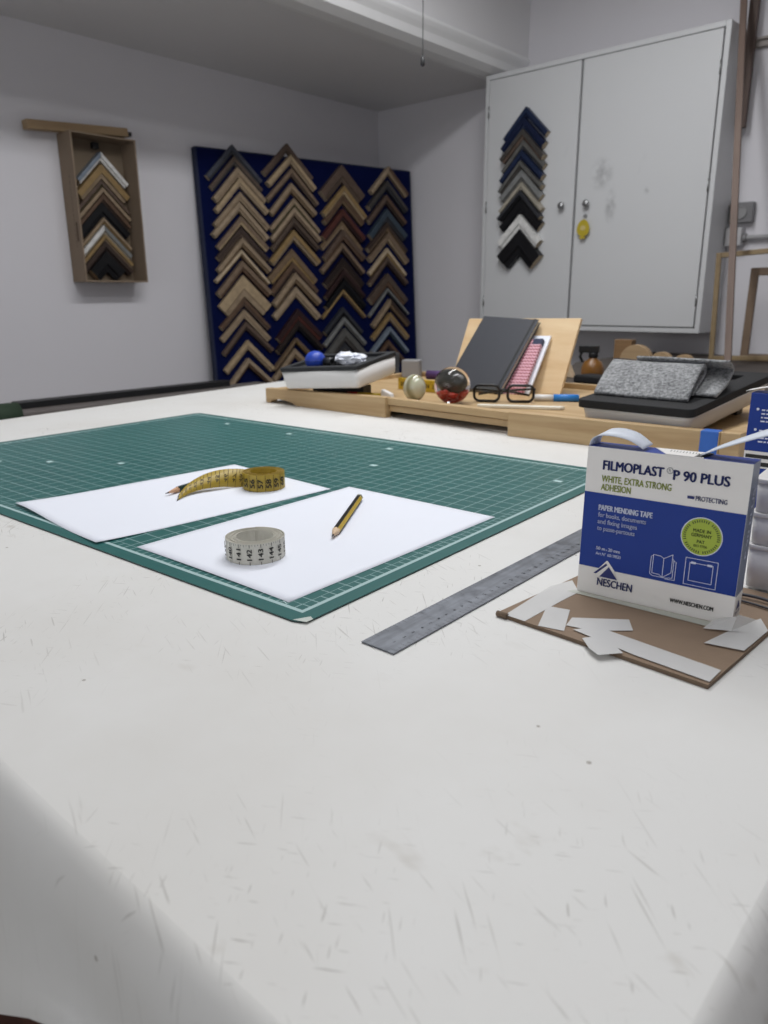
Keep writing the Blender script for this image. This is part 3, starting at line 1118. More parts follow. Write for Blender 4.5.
def cable():
    m = MB()
    pth = []
    for k in range(30):
        f = k / 29
        pth.append((-0.158 + 0.062 * f, 0.5795 + 0.006 * math.sin(f * 3.0) - 0.014 * f, 0.0050 + 0.0012 * math.sin(f * 5)))
    m.tube(pth, 0.0013, 8)
    m.tube([(x + 0.002, y - 0.010 - 0.004 * (x + 0.158) / 0.06, 0.0046) for x, y, z in pth], 0.0010, 8)
    o = m.build('thin_cable', plain('grey_cable', '#4b4a4c', 0.4), None, (0, 0, 0))
    tag(o, 'thin grey doubled cable lying on the board behind the tape carton', 'cable')


cable()


# stack of three white tubs behind the carton
def tubs():
    words = ('lowest', 'middle', 'topmost')
    z = 0.0035
    for k in range(3):
        h = (0.036, 0.026, 0.027)[k]
        t = thing('plastic_tub', '%s of the three white plastic tubs stacked behind the tape carton' % words[k], 'tub', (-0.109, 0.652, z), (0, 0, math.radians(4)), 'white tubs')
        body = MB().loops([[Vector((x, y, zz)) for x, y in rounded(-w, -0.0435, w, 0.0435, 0.007)] for zz, w in ((0, 0.0505), (h - 0.004, 0.0515))], 0, True)
        body.build('body', M_whiteplastic, t)
        MB().loops([[Vector((x, y, zz)) for x, y in rounded(-0.0528, -0.0448, 0.0528, 0.0448, 0.008)] for zz in (h - 0.004, h - 0.0004)], 0, True).build('lid', M_whiteplastic, t, None, 0.001)
        z += h


tubs()


def carton_two():
    W, H, D = 0.117, 0.1265, 0.024
    t = thing('tape_carton', 'blue carton seen from its text side, behind the white tubs at the right', 'box', (-0.2395, 0.858, 0.0003), (0, 0, math.radians(2)))
    m = MB().box((0, 0, 0), (W, D, H))
    m.build('body', M_boxblue, t, None, 0.0006, 1)
    F = lambda x, y: Vector((x, -0.0003, y))
    g = MB()
    rect(g, 0.0003, 0.046, W - .0003, 0.064, F)
    g.build('white_band', M_boxwhite, t)
    G = lambda x, y: Vector((x, -0.0006, y))
    g = MB()
    rect(g, .002, 0.0565, .026, 0.0605, G)
    rect(g, .016, 0.0480, .050, 0.0525, G)
    g.build('black_bar', M_ink, t)
    g = MB()
    for blk, y0 in ((0, 0.108), (1, 0.086)):
        c = [(0.0085 + .0015 * math.cos(a), y0 + .0015 + .0015 * math.sin(a)) for a in [2 * PI * k / 10 for k in range(10)]]
        g.add([G(*p) for p in c], [tuple(range(10))])
        # paragraphs too small to read in the photograph: rows of short word-long strokes
        for ln in range(4):
            x = 0.0125
            while x < 0.060 - 0.010 * (ln == 3):
                l = random.uniform(.002, .006)
                rect(g, x, y0 - ln * 0.0040, x + l, y0 - ln * 0.0040 + 0.0016, G)
                x += l + 0.0011
    g.build('white_paragraph', M_whiteink, t)
    # curl of tape lying over the top edge
    lps = []
    for k in range(18):
        f = k / 17
        x = -0.006 + f * 0.075
        z = H + 0.0008 + 0.0085 * math.sin(min(1, f * 1.5) * PI / 2) - 0.007 * max(0, f - .4)
        lps.append([Vector((x, 0.001, z)), Vector((x, 0.022, z)), Vector((x, 0.022, z + .0006)), Vector((x, 0.001, z + .0006))])
    MB().loops(lps, 0, True).build('tape_curl', M_whiteplastic, t)


carton_two()


# ------------------------------------------------------------------ bamboo desk tray
def tray():
    t = thing('bamboo_tray', 'low bamboo desk tray full of odds and ends across the table', 'tray', (-0.84, 1.09, 0.0))
    ox, oy = -0.84, 1.09
    def plank(name, pts, h0, h1, mat=M_bamboo):
        return MB().prism([(x - ox, y - oy) for x, y in pts], h0, h1).build(name, mat, t, None, 0.0012)
    plank('deck', [(-1.32, 1.10), (-0.345, 1.105), (-0.33, 1.60), (-1.31, 1.60)], 0.012, 0.020)
    # left front block with an arched cut-out at its foot
    m = MB()
    out = [(-1.326, 0.0), (-1.312, 0.0), (-1.305, 0.007), (-1.285, 0.010), (-1.262, 0.010), (-1.240, 0.006), (-1.225, 0.0), (-0.965, 0.0), (-0.965, 0.040), (-1.326, 0.032)]
    y0, y1 = 1.081, 1.100
    m.loops([[Vector((x - ox, y1 - oy, z)) for x, z in out], [Vector((x - ox, y0 - oy, z)) for x, z in out]], 0, False)
    m.build('front_block', M_bamboo, t, None, 0.0012)
    plank('front_slat', [(-0.966, 1.095), (-0.674, 1.083), (-0.674, 1.098), (-0.966, 1.108)], 0.012, 0.0235)
    plank('front_slat', [(-0.966, 1.089), (-0.674, 1.077), (-0.674, 1.098), (-0.966, 1.108)], 0.0252, 0.0385)
    plank('front_block', [(-0.675, 1.067), (-0.338, 1.087), (-0.339, 1.106), (-0.676, 1.086)], 0.0, 0.041)
    plank('side_rail', [(-0.338, 1.089), (-0.312, 1.092), (-0.290, 1.60), (-0.316, 1.60)], 0.0, 0.041, M_bamboo)
    plank('side_rail', [(-1.326, 1.101), (-1.306, 1.101), (-1.306, 1.60), (-1.326, 1.60)], 0.012, 0.030)
    plank('back_rail', [(-1.30, 1.585), (-0.325, 1.585), (-0.325, 1.60), (-1.30, 1.60)], 0.020, 0.032)
    for x in (-1.2, -0.6):
        plank('foot', [(x, 1.5), (x + 0.04, 1.5), (x + 0.04, 1.56), (x, 1.56)], 0.0, 0.012)
    # blue tape wrapped round the right front corner
    plank('blue_tape_wrap', [(-0.364, 1.0838), (-0.3395, 1.0858), (-0.3402, 1.1068), (-0.3645, 1.1052)], -0.0 + 0.0005, 0.0416, M_bluetape)
    plank('blue_tape_wrap', [(-0.3345, 1.2), (-0.3065, 1.2), (-0.3055, 1.222), (-0.3335, 1.222)], 0.0005, 0.0416, M_bluetape)
    return t


tray()
DZ = 0.0202


CASE_P = (-1.2437, 1.0640, 0.0368)
CASE_R = (0.1348, -0.0657, 0.134)


def in_case(x, y, z):
    from mathutils import Euler
    return tuple(Vector(CASE_P) + Euler(CASE_R, 'XYZ').to_matrix() @ Vector((x, y, z)))


def case_left():
    W, D, H = 0.204, 0.1486, 0.0375
    t = thing('open_case', 'white plastic case with a charcoal foam rim tilted on the tray, holding a blue ball', 'case', CASE_P, CASE_R)
    th = 0.004
    b = MB()
    b.loops([[Vector((x, y, z)) for x, y in rounded(k, k, W - k, D - k, 0.008)] for z, k in ((0, 0.006), (0.004, 0.003), (H, 0.0))], 0, True)
    b.build('shell', M_whiteplastic, t)
    m = MB()
    o, i = rounded(-0.002, -0.002, W + .002, D + .002, 0.009), rounded(0.014, 0.014, W - 0.014, D - 0.014, 0.006)
    z0, z1, zi = H, H + 0.0085, H + 0.001
    m.loops([[Vector((*p, z0)) for p in o], [Vector((*p, z1)) for p in o], [Vector((*p, z1)) for p in i], [Vector((*p, zi)) for p in i]], 0, False)
    m.build('foam_rim', M_foamgrey, t, None, 0.001)
    return t


case_left()
# wedge under the raised back of the case
o = MB().box((-0.07, 0, 0), (0.07, 0.03, 0.026)).build('support_block', M_black, None, (-1.165, 1.150, DZ), 0.002, 2, (0, 0, 0.134))
tag(o, 'black block propping up the back of the tilted white case', 'block')


def ball_blue():
    m = MB().sphere((0, 0, 0), 0.0225, 0.0225, 0.0205, 28, 16)
    m.tube([(0.0225 * math.cos(a), 0.0225 * math.sin(a), 0.001) for a in [2 * PI * k / 28 for k in range(29)]], 0.0008, 6)
    o = m.build('rubber_ball', plain('blue_rubber', '#2747b0', 0.4), None, in_case(0.056, 0.055, 0.050))
    tag(o, 'shiny blue ball lying in the tilted white case', 'ball')


ball_blue()


def crumple(name, label, loc, rx, ry, rz, seed, mat, cat):
    rnd = Vector((seed, seed * 2.1, 0.3))
    def fn(d):
        return 0.78 + 0.5 * abs(noise.noise(d * 2.1 + rnd)) + 0.30 * noise.noise(d * 4.3 + rnd)
    m = MB().sphere((0, 0, 0), rx, ry, rz, 22, 12, 0, fn)
    m.sm = [False] * len(m.f)
    return tag(m.build(name, mat, None, loc), label, cat)


crumple('crumpled_tissue', 'crumpled white tissue in the tilted case right of the blue ball', in_case(0.140, 0.070, 0.048), 0.042, 0.026, 0.0150, 3.3, M_paper, 'tissue')
m = MB()
m.lathe([(0.006, -0.011), (0.010, -0.011), (0.010, 0.011), (0.006, 0.011), (0.006, -0.011)], 20, 0, Matrix.Rotation(PI / 2, 4, 'Y'))
tag(m.build('small_tape_ring', [M_black], None, in_case(0.096, 0.052, 0.046)), 'small black and silver ring between blue ball and white tissue', 'ring')


def small_tray_items():
    # yellow folding rule with black numbers
    t = thing('folding_rule', 'yellow folding rule with black numbers behind the cream stone', 'ruler', (-1.145, 1.330, DZ), (0, 0, math.radians(-3)))
    for k in range(2):
        MB().box((0, k * 0.0045, 0.0), (0.145, k * 0.0045 + 0.004, 0.026)).build('rule_blade', plain('yellow_rule', '#c2a122', 0.45), t, None, 0.0008)
    g = MB()
    for k in range(7):
        f = lambda x, y: Vector((x, -0.0003, y))
        put_text(g, str(20 + k), 0.008 + k * 0.0195, 0.009, 0.0085, 0.011, f, 0.03)
        rect(g, 0.004 + k * 0.0195, 0.018, 0.0047 + k * 0.0195, 0.026, f)
    g.build('printed_number', M_ink, t)
    # white eraser wedge
    m = MB().loops([[Vector(p) for p in ((0, 0, 0), (0.030, 0, 0), (0.030, 0.014, 0), (0, 0.014, 0))],
                    [Vector(p) for p in ((0.001, 0.001, 0.021), (0.026, 0.001, 0.013), (0.026, 0.013, 0.013), (0.001, 0.013, 0.021))]], 0, False)
    tag(m.build('eraser', M_whiteplastic, None, (-1.055, 1.168, DZ), 0.0015), 'small white eraser wedge on the tray beside the cream stone', 'eraser')
    # red and yellow pen just showing under the case
    t = thing('marker_pen', 'red and yellow pen poking out from under the white case', 'pen', (-1.13, 1.147, DZ + 0.0062))
    MB().tube([(0, 0, 0), (0.075, 0.026, 0)], 0.006, 12).build('barrel', plain('yellow_pen', '#b99c1c', 0.4), t)
    MB().tube([(0.0, 0, 0), (0.022, 0.0078, 0)], 0.0064, 12).build('cap', plain('red_pen_cap', '#a8322a', 0.4), t)
    # cream banded onyx stone
    tt = NT('cream_onyx')
    w = tt.n('ShaderNodeTexWave')
    w.inputs['Scale'].default_value = 14
    w.inputs['Distortion'].default_value = 6
    tt.link(tt.mapping((1, 1, 0.5), (0.3, 0.2, 0.2)), w.inputs[0])
    tt.set(col=tt.mix(tt.ramp(w.outputs[1], 0.25, 0.95), lin('#c3c4ac'), lin('#8f8b6c')), rough=0.12, coat=0.5, sub=0.1)
    m = MB().sphere((0, 0, 0), 0.0245, 0.0225, 0.0285, 28, 18, 0, lambda d: 1.0 - 0.06 * max(0, -d.z))
    tag(m.build('onyx_egg', tt.m, None, (-0.978, 1.188, DZ + 0.0270)), 'polished cream stone egg on the tray left of the glass ball', 'stone')
    # glass paperweight with red coral inside
    t = thing('paperweight', 'clear glass ball paperweight with red coral shapes inside', 'paperweight', (-0.900, 1.212, DZ))
    r = 0.0365
    MB().sphere((0, 0, r), r, r, r, 40, 24).build('glass_ball', M_glass, t)
    red = plain('red_coral', '#b3281c', 0.4, 0.3, 80)
    red.node_tree.nodes['Principled BSDF'].inputs['Specular IOR Level'].default_value = 0.3
    for k in range(7):
        a = k * 0.9
        rr = 0.016 if k else 0
        m = MB().sphere((0, 0, 0), 0.0115, 0.0115, 0.0075, 14, 9, 0, lambda d, k=k: 0.8 + 0.45 * noise.noise(d * 2.2 + Vector((k * 3.1, 0, 0))))
        m.build('coral_petal', red, t, (rr * math.cos(a), rr * math.sin(a), r - 0.0165 + 0.004 * (k % 2)))
    MB().sphere((0, 0.004, r + 0.0045), 0.0255, 0.014, 0.0165, 24, 14).build('reflection_core', plain('dark_reflection', '#3c3d3a', 0.25), t)  # dark ellipsoid imitating the notebook's reflection in the glass
    # pale bone folder
    m = MB().prism([(-0.082, -0.006), (0.07, -0.008), (0.080, 0), (0.07, 0.008), (-0.082, 0.006), (-0.088, 0)], 0, 0.006)
    tag(m.build('bone_folder', plain('ivory_bone', '#e6e2d4', 0.4), None, (-0.752, 1.238, DZ), 0.0015, 2, (0, 0, math.radians(26))), 'flat ivory bone folder lying in front of the black glasses', 'tool')


small_tray_items()


def glasses():
    t = thing('eyeglasses', 'black framed eyeglasses lying folded in front of the charcoal notebook', 'glasses', (-0.826, 1.286, DZ + 0.0195), (0, 0, math.radians(30)))
    for s in (-1, 1):
        cx = s * 0.034
        path = []
        for x, z in rounded(cx - 0.0255, -0.017, cx + 0.0255, 0.015, 0.011, 5):
            path.append((x, 0.004 * (x / 0.06) ** 2, z))
        path.append(path[0])
        MB().tube(path, 0.0028, 8).build('rim', M_black, t)
        lens = NT('spectacle_lens').set(col=lin('#f4f0e6'), rough=0.0, trans=1.0, ior=1.1).m if s < 0 else bpy.data.materials['spectacle_lens']
        pl = rounded(cx - 0.0245, -0.016, cx + 0.0245, 0.014, 0.010, 5)
        MB().loops([[Vector((x, 0.0008, z)) for x, z in pl], [Vector((x, -0.0008, z)) for x, z in pl]], 0, False).build('lens', lens, t)
        MB().tube([(s * 0.060, 0.002, 0.006), (s * 0.062, 0.008, 0.007), (s * 0.052, 0.016 + 0.004 * s, 0.006), (-s * 0.02, 0.018 + 0.004 * s, 0.0), (-s * 0.052, 0.018 + 0.004 * s, -0.006)], 0.0023, 8).build('temple', M_black, t)
    MB().tube([(-0.010, 0, 0.004), (0, -0.002, 0.0075), (0.010, 0, 0.004)], 0.002, 8).build('bridge', M_black, t)


glasses()


# ------------------------------------------------------------------ leaning stack: notebook, patterned notebook, pad, plywood board
SL = 0.62
def lean(name, label, cat, br, tr, sl):
    br = Vector(br)
    up = (Vector(tr) - br).normalized()
    wd = Vector((-1, 0, 0))
    wd = (wd - wd.dot(up) * up).normalized()
    back = Vector((0, 1, -sl)).normalized()
    back = (back - back.dot(up) * up - back.dot(wd) * wd).normalized()
    t = thing(name, label, cat, br)
    M = Matrix((-wd, back, up)).transposed()
    t.rotation_euler = M.to_euler()
    return t


def leaning_stack():
    zb = DZ
    L, W, T = 0.206, 0.153, 0.012
    t = lean('notebook', 'charcoal hardback notebook with elastic band leaning on a pale plywood board', 'notebook', (-0.902, 1.385, zb + 0.003), (-0.891, 1.524, 0.178), .88)
    m = MB()
    m.box((-W, 0, 0), (0, 0.0016, L)).box((-W, T - 0.0016, 0), (0, T, L)).box((-W, 0, 0), (-W + 0.002, T, L))
    m.build('cover', M_notebook, t, None, 0.0008)
    MB().box((-W + 0.002, 0.0017, 0.003), (-0.003, T - 0.0017, L - 0.003)).build('pages', M_pages, t)
    m = MB().box((-0.013, -0.0006, -0.0006), (-0.008, T + 0.0006, L + 0.0006))
    m.build('elastic_band', M_black, t)
    # pink patterned notebook
    tt = NT('pink_scale_pattern')
    sep = tt.n('ShaderNodeSeparateXYZ')
    tt.link(tt.obj(), sep.inputs[0])
    gx = tt.math('PINGPONG', sep.outputs[0], 0.004)
    gz = tt.math('PINGPONG', tt.math('ADD', sep.outputs[2], tt.math('MULTIPLY', gx, 0.8)), 0.004)
    f = tt.math('LESS_THAN', gz, 0.0014)
    tt.set(col=tt.mix(f, lin('#d9a9b4'), lin('#8a2440')), rough=0.4)
    t = lean('notebook', 'pink patterned notebook with navy corner behind the charcoal one', 'notebook', (-0.860, 1.409, zb + 0.0015), (-0.866, 1.497, 0.131), .8)
    MB().box((-0.10, 0, 0), (0, 0.0096, 0.145)).build('cover', tt.m, t, None, 0.0008)
    MB().box((-0.022, -0.0005, 0.132), (0.0005, 0.0101, 0.1465)).build('corner', plain('navy_corner', '#1d2547', 0.5), t)
    t = lean('paper_pad', 'white paper pad between the pink notebook and the plywood board', 'paper pad', (-0.853, 1.4275, zb + 0.0015), (-0.856, 1.517, 0.141), .75)
    MB().box((-0.11, 0, 0), (0, 0.0045, 0.150)).build('sheets', M_paper, t, None, 0.0004)
    t = lean('plywood_board', 'pale plywood board leaning back behind the notebooks on the tray', 'board', (-0.797, 1.465, zb + 0.001), (-0.800, 1.546, 0.180), .51)
    MB().box((-0.298, 0, 0), (0, 0.008, 0.178)).build('panel', M_plywood, t, None, 0.0008)
    MB().box((-0.17, 0.008, 0.0), (-0.13, 0.055, 0.018)).build('strut', M_plywood, t)


leaning_stack()

o = thing('marker_pen', 'white pen with a bright blue cap beside the black foam case', 'pen', (-0.79, 1.345, DZ + 0.007))
MB().tube([(0, 0.0, 0), (0.035, 0.022, 0)], 0.0065, 12).build('barrel', M_whiteplastic, o)
MB().tube([(0.033, 0.0205, 0), (0.075, 0.048, 0)], 0.0075, 12).build('cap', plain('bright_blue_cap', '#2d7fd0', 0.4), o)


# ------------------------------------------------------------------ right case with foam lid and folded felt
def case_right():
    W, D = 0.178, 0.350
    tilt = math.radians(4.0)
    t = thing('foam_topped_case', 'white case with black foam lid at the tray\'s right end under grey felt', 'case', (-0.5645, 1.109, DZ + 0.0008), (tilt, 0, math.radians(-1.5)))
    b = MB()
    b.loops([[Vector((x, y, z)) for x, y in rounded(k, k, W - k, D - k, 0.014)] for z, k in ((0.0, 0.012), (0.006, 0.005), (0.028, 0.001), (0.034, 0.0))], 0, True)
    b.build('shell', M_whiteplastic, t)
    o = rounded(-0.005, -0.005, W + .005, D + .005, 0.012)
    i = rounded(0.032, 0.05, W - 0.032, D - 0.035, 0.006)
    m = MB()
    m.loops([[Vector((*p, 0.034)) for p in o], [Vector((*p, 0.047)) for p in o], [Vector((*p, 0.047)) for p in i], [Vector((*p, 0.038)) for p in i]], 0, False)
    m.build('foam_lid', M_foam, t, None, 0.0012)
    return t


case_right()
o = MB().box((-0.06, 0, 0), (0.06, 0.03, 0.0195)).build('support_block', M_black, None, (-0.472, 1.405, DZ), 0.001)
tag(o, 'black block under the back of the foam topped case', 'block')


def felt():
    t = thing('felt_pouch', 'folded grey wool felt pouch lying on the black foam lid', 'pouch', (-0.5615, 1.146, 0.0715), (math.radians(4), 0, math.radians(-1.5)))
    def fold(path, th, x0, x1, shear, name, n=40):
        P = [Vector((0, p[0], p[1])) for p in path]
        pts = []
        for k in range(n + 1):
            u = k / n * (len(P) - 1)
            i = min(int(u), len(P) - 2)
            f = u - i
            p0, p1, p2, p3 = P[max(i - 1, 0)], P[i], P[i + 1], P[min(i + 2, len(P) - 1)]
            pts.append(0.5 * ((2 * p1) + (-p0 + p2) * f + (2 * p0 - 5 * p1 + 4 * p2 - p3) * f ** 2 + (-p0 + 3 * p1 - 3 * p2 + p3) * f ** 3))
        nx = 18
        lps = []
        for j in range(nx + 1):
            fx = j / nx
            x = x0 + (x1 - x0) * fx
            outer, inner = [], []
            for k, p in enumerate(pts):
                q = pts[min(k + 1, n)] - pts[max(k - 1, 0)]
                nn = Vector((0, -q.z, q.y)).normalized()
                wv = 0.0016 * noise.noise(Vector((x * 22, p.y * 25, p.z * 25)))
                sx = x + shear * (p.y / 0.1)
                outer.append(Vector((sx, p.y, p.z)) + nn * (th / 2 + wv))
                inner.append(Vector((sx, p.y, p.z)) + nn * (-th / 2 + wv))
            lps.append(outer + list(reversed(inner)))
        MB().loops(lps, 0, True).build(name, M_felt, t)
    fold([(0.000, 0.002), (0.030, 0.018), (0.075, 0.036), (0.098, 0.041), (0.108, 0.034), (0.104, 0.025), (0.07, 0.017), (0.03, 0.006)], 0.0045, 0.0, 0.155, -0.016, 'front_fold')
    fold([(0.045, 0.004), (0.10, 0.012), (0.135, 0.030), (0.122, 0.0395), (0.112, 0.0435), (0.105, 0.0475)], 0.0042, 0.032, 0.185, -0.010, 'back_fold')
    fold([(0.06, 0.004), (0.15, 0.006), (0.175, 0.012), (0.16, 0.022), (0.132, 0.036)], 0.004, 0.02, 0.165, -0.010, 'back_fold')
    # dark stitching along the fold
    MB().tube([(0.0 - 0.0152 + 0.155 * k / 20, 0.096, 0.0448 + 0.0005 * math.sin(k)) for k in range(21)], 0.0007, 6).build('stitching', M_thread, t)
    MB().tube([(0.155 - 0.016 * f, 0.002 + 0.095 * f, 0.0075 + 0.0365 * f) for f in [k / 10 for k in range(11)]], 0.0006, 6).build('stitching', M_thread, t)


felt()


# ------------------------------------------------------------------ things at the back of the table
def back_counter():
    t = thing('back_counter', 'dark wooden counter along the back wall under the cabinet', 'counter', (0, 0, 0))
    top = wood('dark_counter_wood', '#3a332e', '#4d443d', 0.6)
    MB().prism([(-1.08, 1.82), (0.6, 1.82), (0.6, 3.09), (-1.28, 3.09), (-1.28, 2.45), (-1.10, 2.02)], -0.035, -0.0002).build('counter_top', top, t, None, 0.002)
    MB().box((-1.02, 2.05, -TZ), (0.55, 3.08, -0.035)).build('base_unit', top, t)


back_counter()


def back_things():
    amber = plain('amber_plastic', '#7d5423', 0.3)
    t = thing('spray_bottle', 'small amber spray bottle with black trigger head behind the plywood board', 'bottle', (-0.985, 1.99, 0.0), (0, 0, math.radians(200)))
    MB().lathe([(0.030, 0), (0.032, 0.004), (0.031, 0.030), (0.024, 0.047), (0.011, 0.056), (0.011, 0.062)], 24).build('bottle', amber, t)
    m = MB().lathe([(0.013, 0.058), (0.013, 0.072)], 16)
    m.box((-0.015, -0.009, 0.072), (0.040, 0.009, 0.092))
    m.build('spray_head', M_black, t, None, 0.002)
    MB().tube([(0.032, 0, 0.075), (0.036, 0, 0.060), (0.028, 0, 0.045)], 0.004, 8).build('trigger', M_black, t)
    m = MB().prism([(-0.05, -0.028), (0.04, -0.035), (0.05, 0.02), (-0.03, 0.035)], 0, 0.022)
    tag(m.build('cloth_pouch', plain('black_cloth', '#141417', 0.85), None, (-0.925, 1.885, 0.0), 0.006, 3), 'flat black pouch on the table in front of the amber bottle', 'pouch')
    cream = wood('cream_wood', '#c2a98a', '#d3bd9f', 0.6)
    m = MB().prism([(-0.022, 0), (0.028, 0), (0.002, 0.052)], -0.012, 0.012, 0, Matrix.Rotation(PI / 2, 4, 'X'))
    tag(m.build('wooden_wedge', cream, None, (-1.065, 1.985, 0.0), 0.002), 'cream wooden wedge left of the amber spray bottle', 'wedge')
    # row of half-round wooden blocks
    hr = wood('beech', '#a58a68', '#b99d78', 0.6)
    def half(x, y, r, label, th=0.03):
        pts = [(r * math.cos(PI * k / 14), r * math.sin(PI * k / 14)) for k in range(15)]
        m = MB().prism(pts, -th / 2, th / 2, 0, Matrix.Rotation(PI / 2, 4, 'X'))
        tag(m.build('half_round_block', hr, None, (x, y, 0.0), 0.002), label, 'wooden block', 'half round wooden blocks')
    half(-1.130, 2.62, 0.058, 'largest half round wooden block under the wall cabinet, touching the square block')
    half(-1.030, 2.60, 0.038, 'small half round wooden block under the cabinet, second from the right')
    half(-0.945, 2.58, 0.034, 'small half round wooden block under the cabinet, rightmost by the tall lath')
    m = MB().box((-0.033, -0.02, 0), (0.033, 0.02, 0.072))
    tag(m.build('wooden_block', wood('brown_block', '#7f6142', '#93744f', 0.6), None, (-1.195, 2.66, 0.0), 0.002), 'upright brown wooden block under the cabinet, left of the half rounds', 'wooden block')
    # grey and dark odds and ends left of the glass ball
    m = MB().box((-0.024, -0.02, 0), (0.024, 0.02, 0.046))
    tag(m.build('grey_block', M_grey, None, (-1.290, 1.555, DZ), 0.003, 2, (0, 0, 0.5)), 'small grey block on the tray behind the yellow folding rule', 'block')
    m = MB().box((-0.012, -0.05, 0), (0.012, 0.05, 0.075))
    tag(m.build('black_case', M_black, None, (-1.395, 1.60, 0.0), 0.003, 2, (0, 0, 0.6)), 'upright black case standing behind the tilted white case', 'case')
    m = MB().tube([(-0.03, 0, 0.011), (0.03, 0.02, 0.011)], 0.011, 14)
    tag(m.build('cloth_roll', plain('purple_cloth', '#4a3160', 0.8), None, (-1.20, 1.545, DZ)), 'small purple cloth roll behind the cream stone egg', 'cloth')
    crumple('cloth_bundle', 'dark grey cloth bundle behind the glass ball', (-1.165, 1.640, 0.0245), 0.045, 0.03, 0.026, 8.2, plain('dark_cloth', '#2c2b30', 0.85), 'cloth')


back_things()


# ------------------------------------------------------------------ frames and laths at the right
def empty_frame(label, x0, x1, y0, z1, w, d, mat, lean_, roll_):
    t = thing('picture_frame', label, 'frame', (x0, y0, 0.0), (math.radians(-lean_), math.radians(roll_), 0))
    W = x1 - x0
    for k, (a, b) in enumerate((((0, 0, 0), (w, d, z1)), ((W - w, 0, 0), (W, d, z1)))):
        MB().box(a, b).build('upright_bar', mat, t, None, 0.002)
    MB().box((w, 0, z1 - w), (W - w, d, z1)).build('cross_bar', mat, t, None, 0.002)
    MB().box((w, 0, 0), (W - w, d, w)).build('cross_bar', mat, t, None, 0.002)


empty_frame('thin gilt empty frame leaning behind the tall lath', -0.935, -0.30, 2.780, 0.366, 0.017, 0.012, M_framegold, 3, -3.0)
empty_frame('brown empty frame leaning inside the opening of the gilt frame', -0.850, -0.25, 2.845, 0.315, 0.026, 0.014, M_framebrown, 3, -0.5)


def lath(name, label, a, b, w, d, mat):
    a, b = Vector(a), Vector(b)
    ax = (b - a).normalized()
    sx = Vector((1, 0, 0))
    sx = (sx - sx.dot(ax) * ax).normalized()
    sy = ax.cross(sx)
    L = (b - a).length
    m = MB()
    M = Matrix((sx, sy, ax)).transposed().to_4x4()
    m.box((-w / 2, -d / 2, 0), (w / 2, d / 2, L), 0)
    o = m.build(name, mat, None, a, 0.001)
    o.rotation_euler = M.to_euler()
    return tag(o, label, 'lath')


lath('wooden_lath', 'tall pinkish brown lath leaning on the wall right of the cabinet', (-0.788, 2.530, 0.001), (-1.062, 3.075, 1.40), 0.021, 0.012, M_lath)
lath('wooden_lath', 'dark batten fixed upright on the wall behind the tall lath', (-1.003, 3.055, 0.80), (-1.003, 3.055, 1.62), 0.030, 0.022, M_lathdark)

t = thing('junction_box', 'white junction box with a conduit leaving right, beside the wall cabinet', 'junction box', (-0.983, YB - 0.0012, 0.432))
MB().box((-0.034, -0.045, -0.032), (0.024, 0.0, 0.032)).build('body', M_pale, t, None, 0.003)
MB().tube([(0.020, -0.018, -0.004), (0.9, -0.018, 0.002)], 0.0085, 12).build('conduit', M_pale, t)
MB().tube([(0.022, -0.018, -0.004), (0.036, -0.018, -0.004)], 0.014, 14).build('gland', M_grey, t)
t = thing('wall_socket', 'grey surface socket on the wall above the white junction box', 'socket', (-0.972, YB - 0.0012, 0.516))
MB().box((-0.043, -0.032, -0.036), (0.040, 0.0, 0.036)).build('back_box', plain('mid_grey_plastic', '#777678', 0.5), t, None, 0.004)
MB().lathe([(0.022, 0), (0.022, 0.004), (0.019, 0.004), (0.018, 0.001)], 24, 0, Matrix.Translation((-0.002, -0.032, 0)) @ Matrix.Rotation(PI / 2, 4, 'X')).build('socket_face', M_grey, t)


# ------------------------------------------------------------------ wall cabinet
CX0, CX1, CZ0, CZ1, CY = -2.005, -1.020, 0.088, 1.112, 2.900


def cabinet():
    ox, oz = CX0, CZ0
    W, H, D = CX1 - CX0, CZ1 - CZ0, YB - CY - 0.001
    t = thing('wall_cabinet', 'white two door wall cabinet on the back wall', 'cabinet', (ox, CY, oz))
    s = 0.018
    m = MB()
    m.box((0, 0, 0), (s, D, H)).box((W - s, 0, 0), (W, D, H)).box((s, 0, 0), (W - s, D, s)).box((s, 0, H - s), (W - s, D, H)).box((s, D - 0.006, s), (W - s, D, H - s))
    m.build('carcass', M_cabinet, t, None, 0.0015)
    MB().box((s, 0.022, s), (W - s, 0.026, H - s)).build('inner_panel', M_cabgap, t)
    mid = -1.560 - ox
    g = 0.004
    def door(x0, x1, knob_x, hinge_x):
        d = MB().box((x0, -0.004, s + g), (x1, 0.016, H - s - g)).build('door', M_cabinet, t, None, 0.0015)
        k = MB().lathe([(0.004, 0), (0.004, 0.010), (0.0125, 0.014), (0.0145, 0.020), (0.011, 0.026), (0.003, 0.028)], 20, 0, Matrix.Translation((knob_x, -0.004, 0.575 - oz)) @ Matrix.Rotation(PI / 2, 4, 'X'))
        k.build('knob', M_metal, d)
        for hz in (0.12, H * 0.5, H - 0.14):
            MB().tube([(hinge_x, -0.004, hz - 0.022), (hinge_x, -0.004, hz + 0.022)], 0.0035, 8).build('hinge', M_metal, d)
    door(s + g, mid - 0.005, -1.611 - ox, s + g - 0.001)
    door(mid + 0.005, W - s - g, -1.502 - ox, W - s - g + 0.001)
    # lock plate
    MB().lathe([(0.007, 0), (0.007, 0.003)], 14, 0, Matrix.Translation((-1.507 - ox, -0.004, 0.530 - oz)) @ Matrix.Rotation(PI / 2, 4, 'X')).build('keyhole', M_metal, t)


cabinet()

